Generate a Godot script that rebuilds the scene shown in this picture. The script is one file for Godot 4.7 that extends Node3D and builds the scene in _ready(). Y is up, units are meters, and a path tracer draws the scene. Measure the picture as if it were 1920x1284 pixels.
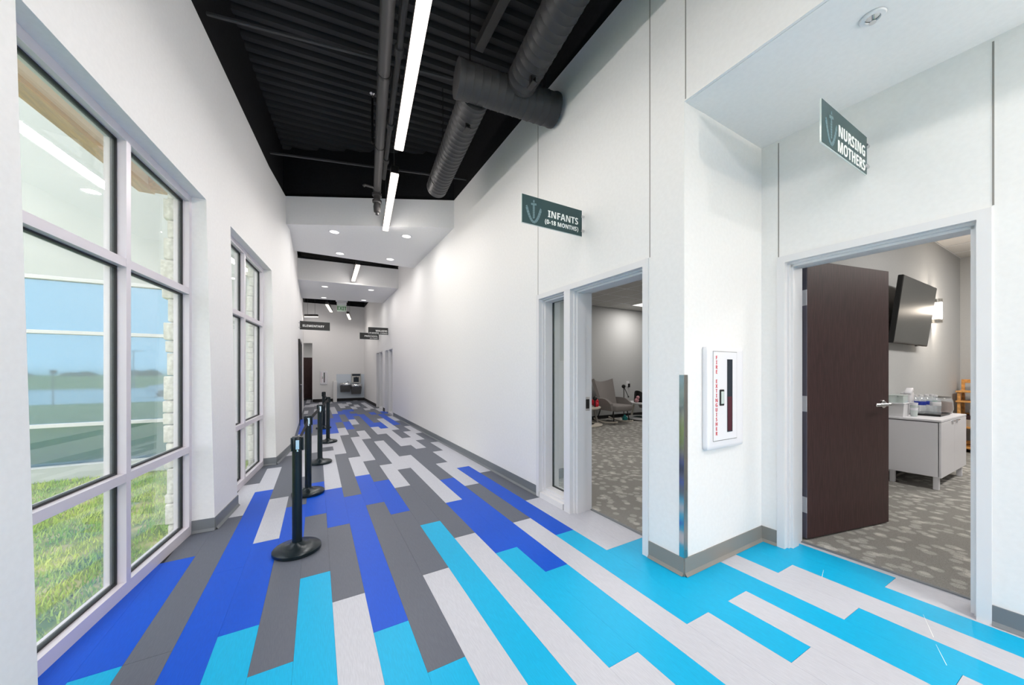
extends Node3D
# A bright school-wing hallway: windows on the left, plank floor, black open ceiling, two doorways on the right.
# World: x to the right across the hallway, y up, -z along the hallway. v(x, y, z) takes z forward.

const EYE := 1.35
var counts := {}
var M := {}
var wide := 0.0

# ---------------------------------------------------------------- small helpers
func v(x: float, y: float, z: float) -> Vector3:
	return Vector3(x, y, -z)

func numbered(called: String) -> String:
	var n: int = counts.get(called, 0)
	counts[called] = n + 1
	return called if n == 0 else "%s_%03d" % [called, n]

func tag(o: Node3D, label: String, category: String, group := "") -> Node3D:
	o.set_meta("label", label)
	o.set_meta("category", category)
	if group != "":
		o.set_meta("group", group)
	return o

func thing(called: String, label: String, category: String, at := Vector3.ZERO, turn := 0.0, group := "") -> Node3D:
	var o := Node3D.new()
	o.name = numbered(called)
	add_child(o)
	o.position = at
	o.rotation.y = turn
	return tag(o, label, category, group)

func structure(called: String) -> Node3D:
	var o := Node3D.new()
	o.name = called
	add_child(o)
	o.set_meta("kind", "structure")
	return o

func copy(o: Node3D, called: String, at: Vector3, turn: float, label: String) -> Node3D:
	var c: Node3D = o.duplicate()
	c.name = numbered(called)
	add_child(c)
	c.position = at
	c.rotation.y = turn
	c.set_meta("label", label)
	return c

func mb() -> SurfaceTool:
	var st := SurfaceTool.new()
	st.begin(Mesh.PRIMITIVE_TRIANGLES)
	st.set_smooth_group(-1)
	return st

func build(st: SurfaceTool, called: String, m: Material, parent: Node3D = null) -> MeshInstance3D:
	st.generate_normals()
	var o := MeshInstance3D.new()
	o.mesh = st.commit()
	o.material_override = m
	o.name = called if parent else numbered(called)
	(parent if parent else self as Node3D).add_child(o, true)
	return o

func wall(st: SurfaceTool, called: String, m: Material) -> MeshInstance3D:
	var o := build(st, called, m)
	o.set_meta("kind", "structure")
	return o

func tri(st: SurfaceTool, a: Vector3, b: Vector3, c: Vector3, h: Vector3) -> void:
	if (a - c).cross(a - b).dot(h) < 0.0:
		var k := b
		b = c
		c = k
	st.add_vertex(a)
	st.add_vertex(b)
	st.add_vertex(c)

func quad(st: SurfaceTool, a: Vector3, b: Vector3, c: Vector3, d: Vector3, h: Vector3) -> void:
	tri(st, a, b, c, h)
	tri(st, a, c, d, h)

# eight corners: b and t are the rings of four corners at the bottom and the top
func hexa(st: SurfaceTool, b: Array, t: Array) -> void:
	var mid := Vector3.ZERO
	for p in b + t:
		mid += p / 8.0
	for f in [b, t, [b[0], b[1], t[1], t[0]], [b[1], b[2], t[2], t[1]], [b[2], b[3], t[3], t[2]], [b[3], b[0], t[0], t[3]]]:
		quad(st, f[0], f[1], f[2], f[3], (f[0] + f[1] + f[2] + f[3]) / 4.0 - mid)

# axis-aligned box given by forward-z ranges
func box(st: SurfaceTool, x0: float, x1: float, y0: float, y1: float, z0: float, z1: float) -> void:
	hexa(st, [v(x0, y0, z0), v(x1, y0, z0), v(x1, y0, z1), v(x0, y0, z1)], [v(x0, y1, z0), v(x1, y1, z0), v(x1, y1, z1), v(x0, y1, z1)])

# upright slab over a plan quad
func slab(st: SurfaceTool, p: Array, y0: float, y1: float) -> void:
	var b := []
	var t := []
	for q in p:
		b.append(v(q.x, y0, q.y))
		t.append(v(q.x, y1, q.y))
	hexa(st, b, t)

# chamfered box, centred in xf
func cbox(st: SurfaceTool, xf: Transform3D, size: Vector3, e := 0.004) -> void:
	var h := size / 2.0
	e = minf(e, minf(h.x, minf(h.y, h.z)) * 0.8)
	var at := func(s: Vector3, k: int) -> Vector3:
		var p := (h - Vector3.ONE * e)
		p[k] = h[k]
		return xf * (p * s)
	var sg := [-1.0, 1.0]
	for k in 3:
		var l := (k + 1) % 3
		var n := (k + 2) % 3
		for s in sg:
			var c := []
			for q in [[-1.0, -1.0], [1.0, -1.0], [1.0, 1.0], [-1.0, 1.0]]:
				var d := Vector3.ZERO
				d[k] = s
				d[l] = q[0]
				d[n] = q[1]
				c.append(at.call(d, k))
			var hint := Vector3.ZERO
			hint[k] = s
			quad(st, c[0], c[1], c[2], c[3], xf.basis * hint)
			for s2 in sg:
				var d0 := Vector3.ZERO
				d0[k] = s
				d0[l] = s2
				d0[n] = -1.0
				var d1 := d0
				d1[n] = 1.0
				var hh := d0
				hh[n] = 0.0
				quad(st, at.call(d0, k), at.call(d0, l), at.call(d1, l), at.call(d1, k), xf.basis * hh)
	for a in sg:
		for b in sg:
			for c in sg:
				var s := Vector3(a, b, c)
				tri(st, at.call(s, 0), at.call(s, 1), at.call(s, 2), xf.basis * s)

func T(at: Vector3, turn := 0.0) -> Transform3D:
	return Transform3D(Basis(Vector3.UP, turn), at)

# profile of (radius, height) from the bottom up, outside on the right
func lathe(st: SurfaceTool, prof: Array, xf := Transform3D.IDENTITY, n := 24) -> void:
	var g := 1
	for i in prof.size() - 1:
		var p: Vector2 = prof[i]
		var q: Vector2 = prof[i + 1]
		if i > 0:
			var o: Vector2 = prof[i - 1]
			if absf((p - o).angle_to(q - p)) > 0.7:
				g += 1
		st.set_smooth_group(g)
		var d := q - p
		for k in n:
			var a := TAU * k / n
			var b := TAU * (k + 1) / n
			var hint := xf.basis * Vector3(d.y * cos((a + b) / 2), -d.x, d.y * sin((a + b) / 2))
			var p0 := xf * Vector3(p.x * cos(a), p.y, p.x * sin(a))
			var p1 := xf * Vector3(p.x * cos(b), p.y, p.x * sin(b))
			var q0 := xf * Vector3(q.x * cos(a), q.y, q.x * sin(a))
			var q1 := xf * Vector3(q.x * cos(b), q.y, q.x * sin(b))
			if p.x > 0.0001:
				tri(st, p0, p1, q1 if q.x > 0.0001 else q0, hint)
			if q.x > 0.0001:
				tri(st, p0, q1, q0, hint)
	st.set_smooth_group(-1)

func along(a: Vector3, b: Vector3) -> Transform3D:
	var y := (b - a).normalized()
	var x := y.cross(Vector3.UP if absf(y.y) < 0.95 else Vector3.RIGHT).normalized()
	return Transform3D(Basis(x, y, x.cross(y)), a)

func rod(st: SurfaceTool, a: Vector3, b: Vector3, r: float, n := 12, r2 := -1.0) -> void:
	var l := a.distance_to(b)
	lathe(st, [Vector2(0, 0), Vector2(r, 0), Vector2(r if r2 < 0 else r2, l), Vector2(0, l)], along(a, b), n)

func tube(st: SurfaceTool, pts: Array, r: float, n := 10) -> void:
	for i in pts.size() - 1:
		rod(st, pts[i], pts[i + 1], r, n)

# flat outline (in the plane of xf's x and y) pushed out along xf's z
func plate(st: SurfaceTool, poly: PackedVector2Array, depth: float, xf: Transform3D) -> void:
	var idx := Geometry2D.triangulate_polygon(poly)
	for i in range(0, idx.size(), 3):
		for s in [0.0, 1.0]:
			var c := []
			for k in 3:
				var p := poly[idx[i + k]]
				c.append(xf * Vector3(p.x, p.y, depth * s))
			tri(st, c[0], c[1], c[2], xf.basis * Vector3(0, 0, s * 2 - 1))
	var cw := 1.0 if Geometry2D.is_polygon_clockwise(poly) else -1.0
	for i in poly.size():
		var p := poly[i]
		var q := poly[(i + 1) % poly.size()]
		var e := q - p
		quad(st, xf * Vector3(p.x, p.y, 0), xf * Vector3(q.x, q.y, 0), xf * Vector3(q.x, q.y, depth), xf * Vector3(p.x, p.y, depth), xf.basis * Vector3(-e.y, e.x, 0) * cw)

# ---------------------------------------------------------------- materials
func noise_tex(freq: float, a: Color, b: Color, size := 512, normal := false, bump := 2.0, octaves := 4, sd := 3) -> NoiseTexture2D:
	var n := FastNoiseLite.new()
	n.seed = sd
	n.noise_type = FastNoiseLite.TYPE_SIMPLEX_SMOOTH
	n.frequency = freq
	n.fractal_octaves = octaves
	var t := NoiseTexture2D.new()
	t.width = size
	t.height = size
	t.seamless = true
	t.noise = n
	if normal:
		t.as_normal_map = true
		t.bump_strength = bump
	else:
		var r := Gradient.new()
		r.set_color(0, a)
		r.set_color(1, b)
		r.set_offset(0, 0.2)
		r.set_offset(1, 0.8)
		t.color_ramp = r
	return t

func mat(c: Color, rough := 0.6, metal := 0.0, spec := 0.5) -> StandardMaterial3D:
	var m := StandardMaterial3D.new()
	m.albedo_color = c
	m.roughness = rough
	m.metallic = metal
	m.metallic_specular = spec
	return m

func grain(m: StandardMaterial3D, tex: Texture2D, scale: Vector3, world := false) -> StandardMaterial3D:
	m.albedo_texture = tex
	m.uv1_triplanar = true
	m.uv1_world_triplanar = world
	m.uv1_scale = scale
	return m

func glow(c: Color, e: float) -> StandardMaterial3D:
	var m := mat(Color(0.9, 0.9, 0.9), 0.5)
	m.emission_enabled = true
	m.emission = c
	m.emission_energy_multiplier = e
	return m

func pane_mat(alpha: float, c := Color(0.9, 0.97, 0.95)) -> StandardMaterial3D:
	var m := mat(Color(c.r, c.g, c.b, alpha), 0.02, 0.0, 0.5)
	m.transparency = BaseMaterial3D.TRANSPARENCY_ALPHA
	return m

func carpet_image() -> ImageTexture:
	# woven print: pale chrysanthemum rounds on a grey loop ground
	var n := 768
	var im := Image.create(n, n, false, Image.FORMAT_RGB8)
	var r := RandomNumberGenerator.new()
	r.seed = 11
	var val := PackedFloat32Array()
	val.resize(n * n)
	for i in n * n:
		val[i] = 0.46 + r.randf() * 0.20
	for k in 140:
		var cx := r.randi_range(0, n - 1)
		var cy := r.randi_range(0, n - 1)
		var rad := r.randi_range(18, 30)
		for y in range(-rad, rad + 1):
			for x in range(-rad, rad + 1):
				var d := sqrt(float(x * x + y * y)) / rad
				if d < 1.0:
					var petal := 0.6 + 0.4 * cos(atan2(y, x) * 18.0)
					var w := (0.05 + 0.12 * petal) * (1.0 if d < 0.85 else 0.5)
					var at := posmod(cy + y, n) * n + posmod(cx + x, n)
					val[at] = minf(val[at] + w * (0.4 + 0.9 * r.randf()), 0.80)
	for y in n:
		for x in n:
			var g := val[y * n + x]
			im.set_pixel(x, y, Color(g, g * 0.99, g * 0.96))
	return ImageTexture.create_from_image(im)

func materials() -> void:
	var orange := noise_tex(0.05, Color(0.988, 0.988, 0.988), Color(1, 1, 1), 256)
	M.white = grain(mat(Color(0.91, 0.91, 0.91), 0.75, 0, 0.35), orange, Vector3.ONE * 2.0, true)
	M.greywall = grain(mat(Color(0.73, 0.735, 0.735), 0.8, 0, 0.3), orange, Vector3.ONE * 2.0, true)
	M.deck = mat(Color(0.155, 0.155, 0.16), 0.6, 0, 0.4)
	M.black = grain(mat(Color(0.095, 0.095, 0.105), 0.75, 0, 0.35), noise_tex(0.05, Color(0.75, 0.75, 0.75), Color(1, 1, 1), 256), Vector3.ONE * 1.5, true)
	M.duct = mat(Color(0.20, 0.20, 0.205), 0.5, 0.0, 0.4)
	M.pipe = mat(Color(0.24, 0.235, 0.235), 0.5, 0.0, 0.4)
	M.frame = mat(Color(0.86, 0.86, 0.87), 0.4, 0.0, 0.5)
	M.alu = mat(Color(0.84, 0.82, 0.85), 0.35, 0.15, 0.5)
	M.gasket = mat(Color(0.05, 0.07, 0.09), 0.5)
	M.pane = pane_mat(0.10)
	M.base = mat(Color(0.44, 0.46, 0.48), 0.5)
	M.sub = mat(Color(0.12, 0.12, 0.13), 0.8)
	var streak := noise_tex(0.045, Color(0.945, 0.945, 0.95), Color(1.0, 1.0, 1.0), 512, false, 1.0, 5, 8)
	var tones := {"B": Color(0.02, 0.325, 0.81), "C": Color(0.03, 0.69, 0.88), "L": Color(0.775, 0.785, 0.82), "D": Color(0.39, 0.41, 0.455)}
	for k in tones:
		M["plank" + k] = grain(mat(tones[k], 0.41, 0, 0.32), streak, Vector3(9.0, 1.0, 0.55), true)
	var carpet := mat(Color(1, 1, 1), 0.95, 0, 0.1)
	M.carpet = grain(carpet, carpet_image(), Vector3.ONE * 0.9, true)
	M.steel = mat(Color(0.78, 0.78, 0.79), 0.12, 1.0)
	M.brushed = mat(Color(0.66, 0.65, 0.63), 0.3, 1.0)
	M.chrome = mat(Color(0.85, 0.85, 0.86), 0.15, 1.0)
	var wood := noise_tex(0.02, Color(0.80, 0.80, 0.80), Color(1, 1, 1), 512, false, 1.0, 5, 21)
	M.espresso = grain(mat(Color(0.30, 0.205, 0.205), 0.42, 0, 0.4), wood, Vector3(5.0, 0.45, 5.0))
	M.timber = grain(mat(Color(0.95, 0.72, 0.44), 0.6), noise_tex(0.02, Color(0.86, 0.86, 0.86), Color(1, 1, 1), 512, false, 1.0, 5, 22), Vector3(3.0, 3.0, 0.25))
	M.bamboo = grain(mat(Color(0.90, 0.66, 0.37), 0.5), noise_tex(0.02, Color(0.84, 0.84, 0.84), Color(1, 1, 1), 256, false, 1.0, 4, 23), Vector3(3.0, 3.0, 3.0))
	M.stone = grain(mat(Color(0.92, 0.91, 0.88), 0.95), noise_tex(0.03, Color(0.8, 0.79, 0.77), Color(1, 1, 1), 256), Vector3.ONE * 3.0)
	M.stucco = grain(mat(Color(0.76, 0.775, 0.775), 0.9), orange, Vector3.ONE, true)
	M.post = mat(Color(0.07, 0.125, 0.15), 0.26, 0.3, 0.5)
	M.belt = mat(Color(0.05, 0.05, 0.06), 0.8)
	M.sign = mat(Color(0.18, 0.285, 0.295), 0.3, 0.0, 0.45)
	M.signdark = mat(Color(0.13, 0.135, 0.135), 0.4)
	M.letters = mat(Color(0.96, 0.97, 0.96), 0.5)
	M.emblem = mat(Color(0.42, 0.53, 0.56), 0.45)
	M.acrylic = mat(Color(0.80, 0.84, 0.83), 0.15)
	M.red = mat(Color(0.78, 0.05, 0.16), 0.5)
	M.cabinet = mat(Color(0.90, 0.90, 0.92), 0.35)
	M.dark = mat(Color(0.03, 0.03, 0.035), 0.4)
	M.smoke = mat(Color(0.16, 0.19, 0.23), 0.08)
	M.screen = mat(Color(0.30, 0.305, 0.30), 0.4, 0, 0.4)  # lighter grey stands for the reflection on the glass, put into the colour
	M.fabric = grain(mat(Color(0.60, 0.58, 0.57), 0.9, 0, 0.2), noise_tex(0.2, Color(0.8, 0.8, 0.8), Color(1, 1, 1), 256), Vector3.ONE * 6.0)
	M.grey = mat(Color(0.55, 0.54, 0.53), 0.6)
	M.cream = mat(Color(0.84, 0.81, 0.76), 0.5)
	M.teal = mat(Color(0.10, 0.52, 0.52), 0.5)
	M.matgreen = mat(Color(0.38, 0.50, 0.47), 0.9)
	M.tile = grain(mat(Color(0.86, 0.855, 0.845), 0.9, 0, 0.2), noise_tex(0.25, Color(0.86, 0.86, 0.86), Color(1, 1, 1), 256), Vector3.ONE * 2.0, true)
	M.bottle = pane_mat(0.22, Color(0.93, 0.97, 1.0))
	M.blue = mat(Color(0.10, 0.20, 0.62), 0.5)
	M.green = mat(Color(0.08, 0.50, 0.33), 0.5)
	M.snack = mat(Color(0.50, 0.36, 0.25), 0.7)
	M.tinted = mat(Color(0.385, 0.55, 0.645), 0.03, 0.66)
	M.soil = grain(mat(Color(1, 1, 1), 1.0, 0, 0.1), noise_tex(0.012, Color(0.36, 0.48, 0.14), Color(0.74, 0.71, 0.48), 512, false, 1, 5, 4), Vector3.ONE * 0.35, true)
	M.road = grain(mat(Color(0.86, 0.86, 0.85), 0.9), orange, Vector3.ONE * 0.3, true)
	M.lens = glow(Color(1.0, 0.985, 0.96), 1.6)
	M.diffuser = glow(Color(1.0, 0.93, 0.88), 1.7)

# ---------------------------------------------------------------- lights inside fittings
func area_light(called: String, xf: Transform3D, size: Vector2, energy: float, c := Color(1, 0.98, 0.96)) -> void:
	var l := AreaLight3D.new()
	l.name = numbered(called)
	l.area_size = size
	l.light_energy = energy
	l.light_color = c
	l.area_range = 40.0
	l.shadow_enabled = true
	l.transform = xf
	add_child(l)

func down(at: Vector3, dir := Vector3(0, 0, -1)) -> Transform3D:
	var x := dir.cross(Vector3.UP).normalized()
	return Transform3D(Basis(x, dir, x.cross(dir)).orthonormalized(), at)

func strip_light(a: Vector3, b: Vector3, label: String, energy: float) -> void:
	var hang := DECK - a.y - 0.104
	var o := thing("strip_light", label, "light", (a + b) / 2.0, 0.0, "linear pendant lights")
	var dir := (b - a).normalized()
	var xf := Transform3D(Basis(Vector3.UP.cross(dir), Vector3.UP, dir), Vector3.ZERO)
	var len_ := a.distance_to(b)
	var h := mb()
	cbox(h, xf * T(Vector3(0, 0.06, 0)), Vector3(0.088, 0.09, len_), 0.006)
	build(h, "housing", M.dark, o)
	var d := mb()
	cbox(d, xf * T(Vector3(0, 0.008, 0)), Vector3(0.092, 0.03, len_ - 0.004), 0.008)
	build(d, "diffuser", M.diffuser, o)
	for s in [-1.0, 1.0]:
		var c := mb()
		rod(c, dir * s * (len_ / 2 - 0.12) + Vector3(0, 0.10, 0), dir * s * (len_ / 2 - 0.12) + Vector3(0, 0.10 + hang, 0), 0.004, 8)
		build(c, "suspension_cable", M.pipe, o)
	area_light("strip_light_lamp", down((a + b) / 2.0 + Vector3(0, -0.012, 0), dir), Vector2(0.08, len_), energy * 0.75, Color(1.0, 0.97, 0.95))
	for e in [-1.0, 1.0]:
		# the wrapped lens also shines sideways
		var out: Vector3 = Vector3.UP.cross(dir) * e
		var at := (a + b) / 2.0 + Vector3(0, 0.008, 0) + out * 0.05
		area_light("strip_light_lamp", Transform3D(Basis.IDENTITY, at).looking_at(at + out, dir), Vector2(0.026, len_), energy * 0.15, Color(1.0, 0.97, 0.95))

func downlight(at: Vector3, label: String, energy: float) -> void:
	var o := thing("recessed_downlight", label, "light", at, 0.0, "round recessed downlights")
	var t := mb()
	lathe(t, [Vector2(0.075, 0.0), Vector2(0.075, -0.006), Vector2(0.095, -0.006), Vector2(0.098, 0.0)].map(func(p): return p), Transform3D.IDENTITY, 28)
	build(t, "trim_ring", M.frame, o)
	var d := mb()
	lathe(d, [Vector2(0, -0.004), Vector2(0.076, -0.004), Vector2(0.076, 0.02), Vector2(0, 0.02)], Transform3D.IDENTITY, 28)
	build(d, "lens", M.lens, o)
	area_light("downlight_lamp", down(at + Vector3(0, -0.010, 0)), Vector2(0.12, 0.12), energy)

# ---------------------------------------------------------------- plan lines
func RX(z: float) -> float:   # face of the right wall
	return 2.1256 - 0.01023 * z

func NX(z: float) -> float:   # face of the wall with the second doorway
	return 3.1537 - 0.0373 * z

func LX(z: float) -> float:   # face of the left wall at the floor
	return 0.1117 * z - 1.1737 if z < 7.19 else -0.3506

func LT(z: float) -> float:   # the same at its top
	return 0.1131 * z - 1.2676 if z < 7.19 else -0.40

func W1(z: float) -> float:
	return 0.11486 * z - 1.33663

func W2(z: float) -> float:
	return 0.09915 * z - 1.24796

const LOW := 4.27     # top of the white walls
const DECK := 5.05
const BACK := -6.0
const END := 17.35

# ---------------------------------------------------------------- the setting
func lean(z: float, y: float) -> float:
	return lerpf(LX(z), LT(z), y / LOW)

func left_piece(st: SurfaceTool, z0: float, z1: float, y0: float, y1: float, thick := 0.235) -> void:
	hexa(st, [v(lean(z0, y0), y0, z0), v(lean(z1, y0), y0, z1), v(LX(z1) - thick, y0, z1), v(LX(z0) - thick, y0, z0)],
		[v(lean(z0, y1), y1, z0), v(lean(z1, y1), y1, z1), v(LX(z1) - thick, y1, z1), v(LX(z0) - thick, y1, z0)])

func right_piece(st: SurfaceTool, f: Callable, z0: float, z1: float, y0: float, y1: float, d0 := 0.0, d1 := 0.24) -> void:
	slab(st, [Vector2(f.call(z0) + d0, z0), Vector2(f.call(z1) + d0, z1), Vector2(f.call(z1) + d1, z1), Vector2(f.call(z0) + d1, z0)], y0, y1)

const LEFT_WINDOWS := [[2.09, 3.825], [4.40, 6.06], [-0.30, 1.45], [-2.75, -1.0], [-5.2, -3.45]]

func shell() -> void:
	# left wall with its window openings
	var s := mb()
	var zs := [-6.2, -5.2, -3.45, -2.75, -1.0, -0.30, 1.45, 2.09, 3.825, 4.40, 6.06, 7.19]
	for i in range(0, zs.size(), 2):
		left_piece(s, zs[i], zs[i + 1], -0.1, LOW)
	for w in LEFT_WINDOWS:
		left_piece(s, w[0], w[1], 2.79, LOW)
	left_piece(s, 7.19, 9.99, -0.1, LOW)
	left_piece(s, 9.99, 11.32, 2.13, LOW)
	left_piece(s, 11.32, 13.72, -0.1, LOW)
	slab(s, [Vector2(-0.46, 13.70), Vector2(-0.46, 17.6), Vector2(-0.75, 17.6), Vector2(-0.75, 13.70)], -0.1, LOW)
	wall(s, "wall_left", M.white)
	s = mb()
	for r in [[-6.2, 7.19], [7.19, 17.6]]:
		var a: float = r[0]
		var b: float = r[1] - 0.001
		slab(s, [Vector2(LT(a), a), Vector2(LT(b), b), Vector2(LT(b) - 0.25, b), Vector2(LT(a) - 0.25, a)], LOW, 5.3)
	wall(s, "wall_left_upper", M.black)
	# right wall with doorways
	s = mb()
	var rx := RX
	right_piece(s, rx, 1.447, 1.722, -0.1, LOW)
	right_piece(s, rx, 1.722, 3.171, 2.166, LOW)
	right_piece(s, rx, 3.171, 10.84, -0.1, LOW)
	right_piece(s, rx, 10.84, 12.11, 2.06, LOW)
	right_piece(s, rx, 12.11, 12.54, -0.1, LOW)
	right_piece(s, rx, 12.54, 13.88, 2.05, LOW)
	right_piece(s, rx, 13.88, 17.6, -0.1, LOW)
	right_piece(s, rx, -6.2, 1.447, 3.12, LOW)
	wall(s, "wall_right", M.white)
	s = mb()
	right_piece(s, rx, -6.2, 17.6, LOW, 5.3)
	wall(s, "wall_right_upper", M.black)
	# the recess on the right with the second doorway
	s = mb()
	slab(s, [Vector2(2.20, 1.447), Vector2(3.35, 1.457), Vector2(3.35, 1.62), Vector2(2.20, 1.62)], -0.1, 3.4)
	wall(s, "wall_recess", M.white)
	s = mb()
	var nx := NX
	right_piece(s, nx, 1.345, 1.46, -0.1, 3.4)
	right_piece(s, nx, 0.369, 1.345, 2.22, 3.4)
	right_piece(s, nx, -6.2, 0.369, -0.1, 3.4)
	wall(s, "wall_alcove", M.white)
	s = mb()
	slab(s, [Vector2(2.30, -6.0), Vector2(3.7, -6.0), Vector2(3.7, 1.46), Vector2(2.30, 1.46)], 3.12, 3.3)
	slab(s, [Vector2(2.19, -6.0), Vector2(2.32, -6.0), Vector2(2.32, 1.46), Vector2(2.13, 1.46)], 3.118, 3.2)
	wall(s, "ceiling_alcove", M.white)
	# hall end and back
	s = mb()
	box(s, -0.13, 2.3, -0.1, LOW, END, END + 0.2)
	box(s, -0.7, -0.13, 2.54, LOW, END, END + 0.2)
	wall(s, "wall_end", M.white)
	s = mb()
	box(s, -0.7, 2.3, LOW, 5.3, END, END + 0.2)
	wall(s, "wall_end_upper", M.black)
	s = mb()
	box(s, -0.13, 0.0, -0.1, 2.8, END + 0.2, 20.2)
	box(s, -0.9, -0.6, -0.1, 2.8, END + 0.2, 20.2)
	box(s, -0.9, 0.0, -0.1, 2.8, 20.0, 20.2)
	box(s, -0.9, 0.0, 2.70, 2.85, END + 0.05, 20.2)
	wall(s, "wall_passage", M.white)
	s = mb()
	for q in [[-2.4, -1.6, -0.1, 3.0], [3.0, 3.8, -0.1, 3.0], [-2.4, 3.8, 3.0, 5.3], [-1.6, 3.0, -0.1, 0.06]]:
		box(s, q[0], q[1], q[2], q[3], -6.2, -6.0)
	wall(s, "wall_back", M.white)
	var wb := structure("window_6")  # glazing added behind the camera to let more daylight into the hall
	for k in 5:
		var x := -1.6 + k * 1.15
		s = mb()
		box(s, x - 0.025 if k else x, x + 0.025 if k < 4 else x, 0.06, 3.0, -6.13, -6.03)
		build(s, "mullion", M.alu, wb)
		if k < 4:
			s = mb()
			box(s, x + 0.02, x + 1.13, 0.06, 3.0, -6.085, -6.077)
			build(s, "pane", M.pane, wb)
	# open ceiling: ribbed steel deck
	s = mb()
	var d := Vector2(0.1061, 0.9943)
	var n := Vector2(0.9943, -0.1061)
	var p := 0.152
	var k := -44
	while k * p < 17.8:
		var ring := []
		for q in [[0.0, 0.0], [0.060, 0.0], [0.078, 0.055], [0.134, 0.055], [0.152, 0.0]]:
			var a: float = k * p + q[0]
			var c: Vector2 = d * a
			var t0: float = (minf(LX(a), -0.35) - 0.32 - c.x) / n.x
			var t1: float = (2.32 - c.x) / n.x
			var l := c + n * t0
			var r := c + n * t1
			ring.append([v(l.x, DECK + q[1], l.y), v(r.x, DECK + q[1], r.y)])
		for i in 4:
			quad(s, ring[i][0], ring[i][1], ring[i + 1][1], ring[i + 1][0], Vector3.DOWN)
		k += 1
	slab(s, [Vector2(-2.4, -6.2), Vector2(2.5, -6.2), Vector2(2.5, 17.6), Vector2(-0.8, 17.6), Vector2(-0.8, 8.0)].slice(0, 4), 5.16, 5.3)
	wall(s, "ceiling", M.deck)
	# dropped bulkheads
	s = mb()
	slab(s, [Vector2(-0.52, 6.985), Vector2(2.13, 5.677), Vector2(2.13, 8.437), Vector2(-0.52, 8.392)], 3.80, LOW)
	wall(s, "ceiling_bulkhead_1", M.white)
	s = mb()
	slab(s, [Vector2(-0.52, 6.99), Vector2(2.13, 5.682), Vector2(2.13, 5.80), Vector2(-0.52, 7.11)], LOW, 5.16)
	slab(s, [Vector2(-0.52, 6.99), Vector2(2.13, 5.682), Vector2(2.13, 8.437), Vector2(-0.52, 8.392)], LOW, LOW + 0.05)
	wall(s, "ceiling_upstand_1", M.black)
	s = mb()
	slab(s, [Vector2(-0.5, 10.35), Vector2(2.13, 10.11), Vector2(2.13, 12.52), Vector2(-0.5, 12.99)], 3.66, 4.2)
	wall(s, "ceiling_bulkhead_2", M.white)
	s = mb()
	slab(s, [Vector2(-0.5, 10.36), Vector2(2.13, 10.12), Vector2(2.13, 12.52), Vector2(-0.5, 12.99)], 4.2, 4.25)
	wall(s, "ceiling_upstand_2", M.black)
	# rooms behind the two doorways
	s = mb()
	box(s, 2.3, 10.2, -0.1, 3.6, 7.3, 7.5)
	wall(s, "wall_infant_room_back", M.greywall)
	s = mb()
	box(s, 10.0, 10.2, -0.1, 3.6, 1.6, 7.5)
	wall(s, "wall_infant_room_right", M.greywall)
	s = mb()
	box(s, 3.35, 10.2, -0.1, 3.6, 1.56, 1.66)
	wall(s, "wall_infant_room_front", M.greywall)
	s = mb()
	box(s, 3.35, 10.1, -0.1, 3.6, 1.50, 1.57)
	wall(s, "wall_nursing_room_left", M.greywall)
	s = mb()
	box(s, 9.9, 10.1, -0.1, 3.6, -3.2, 1.57)
	wall(s, "wall_nursing_room_back", M.greywall)
	s = mb()
	box(s, 3.3, 10.1, -0.1, 3.6, -3.4, -3.2)
	wall(s, "wall_nursing_room_right", M.greywall)
	s = mb()
	for r in [[10.84, 12.11], [12.54, 13.88]]:
		box(s, 2.22, 3.9, -0.1, 2.9, r[0] - 0.35, r[0] - 0.2)
		box(s, 2.22, 3.9, -0.1, 2.9, r[1] + 0.2, r[1] + 0.32)
		box(s, 3.9, 4.0, -0.1, 2.9, r[0] - 0.35, r[1] + 0.32)
		box(s, 2.22, 4.0, 2.7, 2.9, r[0] - 0.35, r[1] + 0.32)
	wall(s, "wall_far_rooms", M.greywall)
	grid_ceiling("ceiling_infant_room", 2.3, 10.0, 1.62, 7.3, 3.15)
	grid_ceiling("ceiling_nursing_room", 3.3, 9.9, -3.2, 1.5, 3.33)
	s = mb()
	box(s, 2.345, 10.0, -0.1, 0.004, 1.6, 7.4)
	wall(s, "floor_carpet_infant_room", M.carpet)
	s = mb()
	box(s, 3.37, 9.95, -0.1, 0.004, -3.3, 1.55)
	wall(s, "floor_carpet_nursing_room", M.carpet)
	baseboards()
	trims()

func grid_ceiling(called: String, x0: float, x1: float, z0: float, z1: float, y: float) -> void:
	var s := mb()
	box(s, x0, x1, y + 0.012, y + 0.4, z0, z1)
	var root := wall(s, called, M.grey)
	var g := mb()
	var w := 0.61
	var x := x0
	while x < x1:
		box(g, x - 0.012, x + 0.012, y - 0.002, y + 0.013, z0, z1)
		x += w
	var z := z1
	while z > z0:
		box(g, x0, x1, y - 0.0015, y + 0.013, z - 0.012, z + 0.012)
		z -= w
	build(g, "ceiling_grid", M.frame, root)
	x = x0
	while x < x1 - 0.1:
		z = z1
		while z > z0 + 0.1:
			var t := mb()
			var xb := minf(x + w - 0.014, x1)
			var zb := maxf(z - w + 0.014, z0)
			box(t, x + 0.014, xb, y + 0.003, y + 0.014, zb, z - 0.014)
			build(t, "ceiling_panel", M.tile, root)
			z -= w
		x += w

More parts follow.
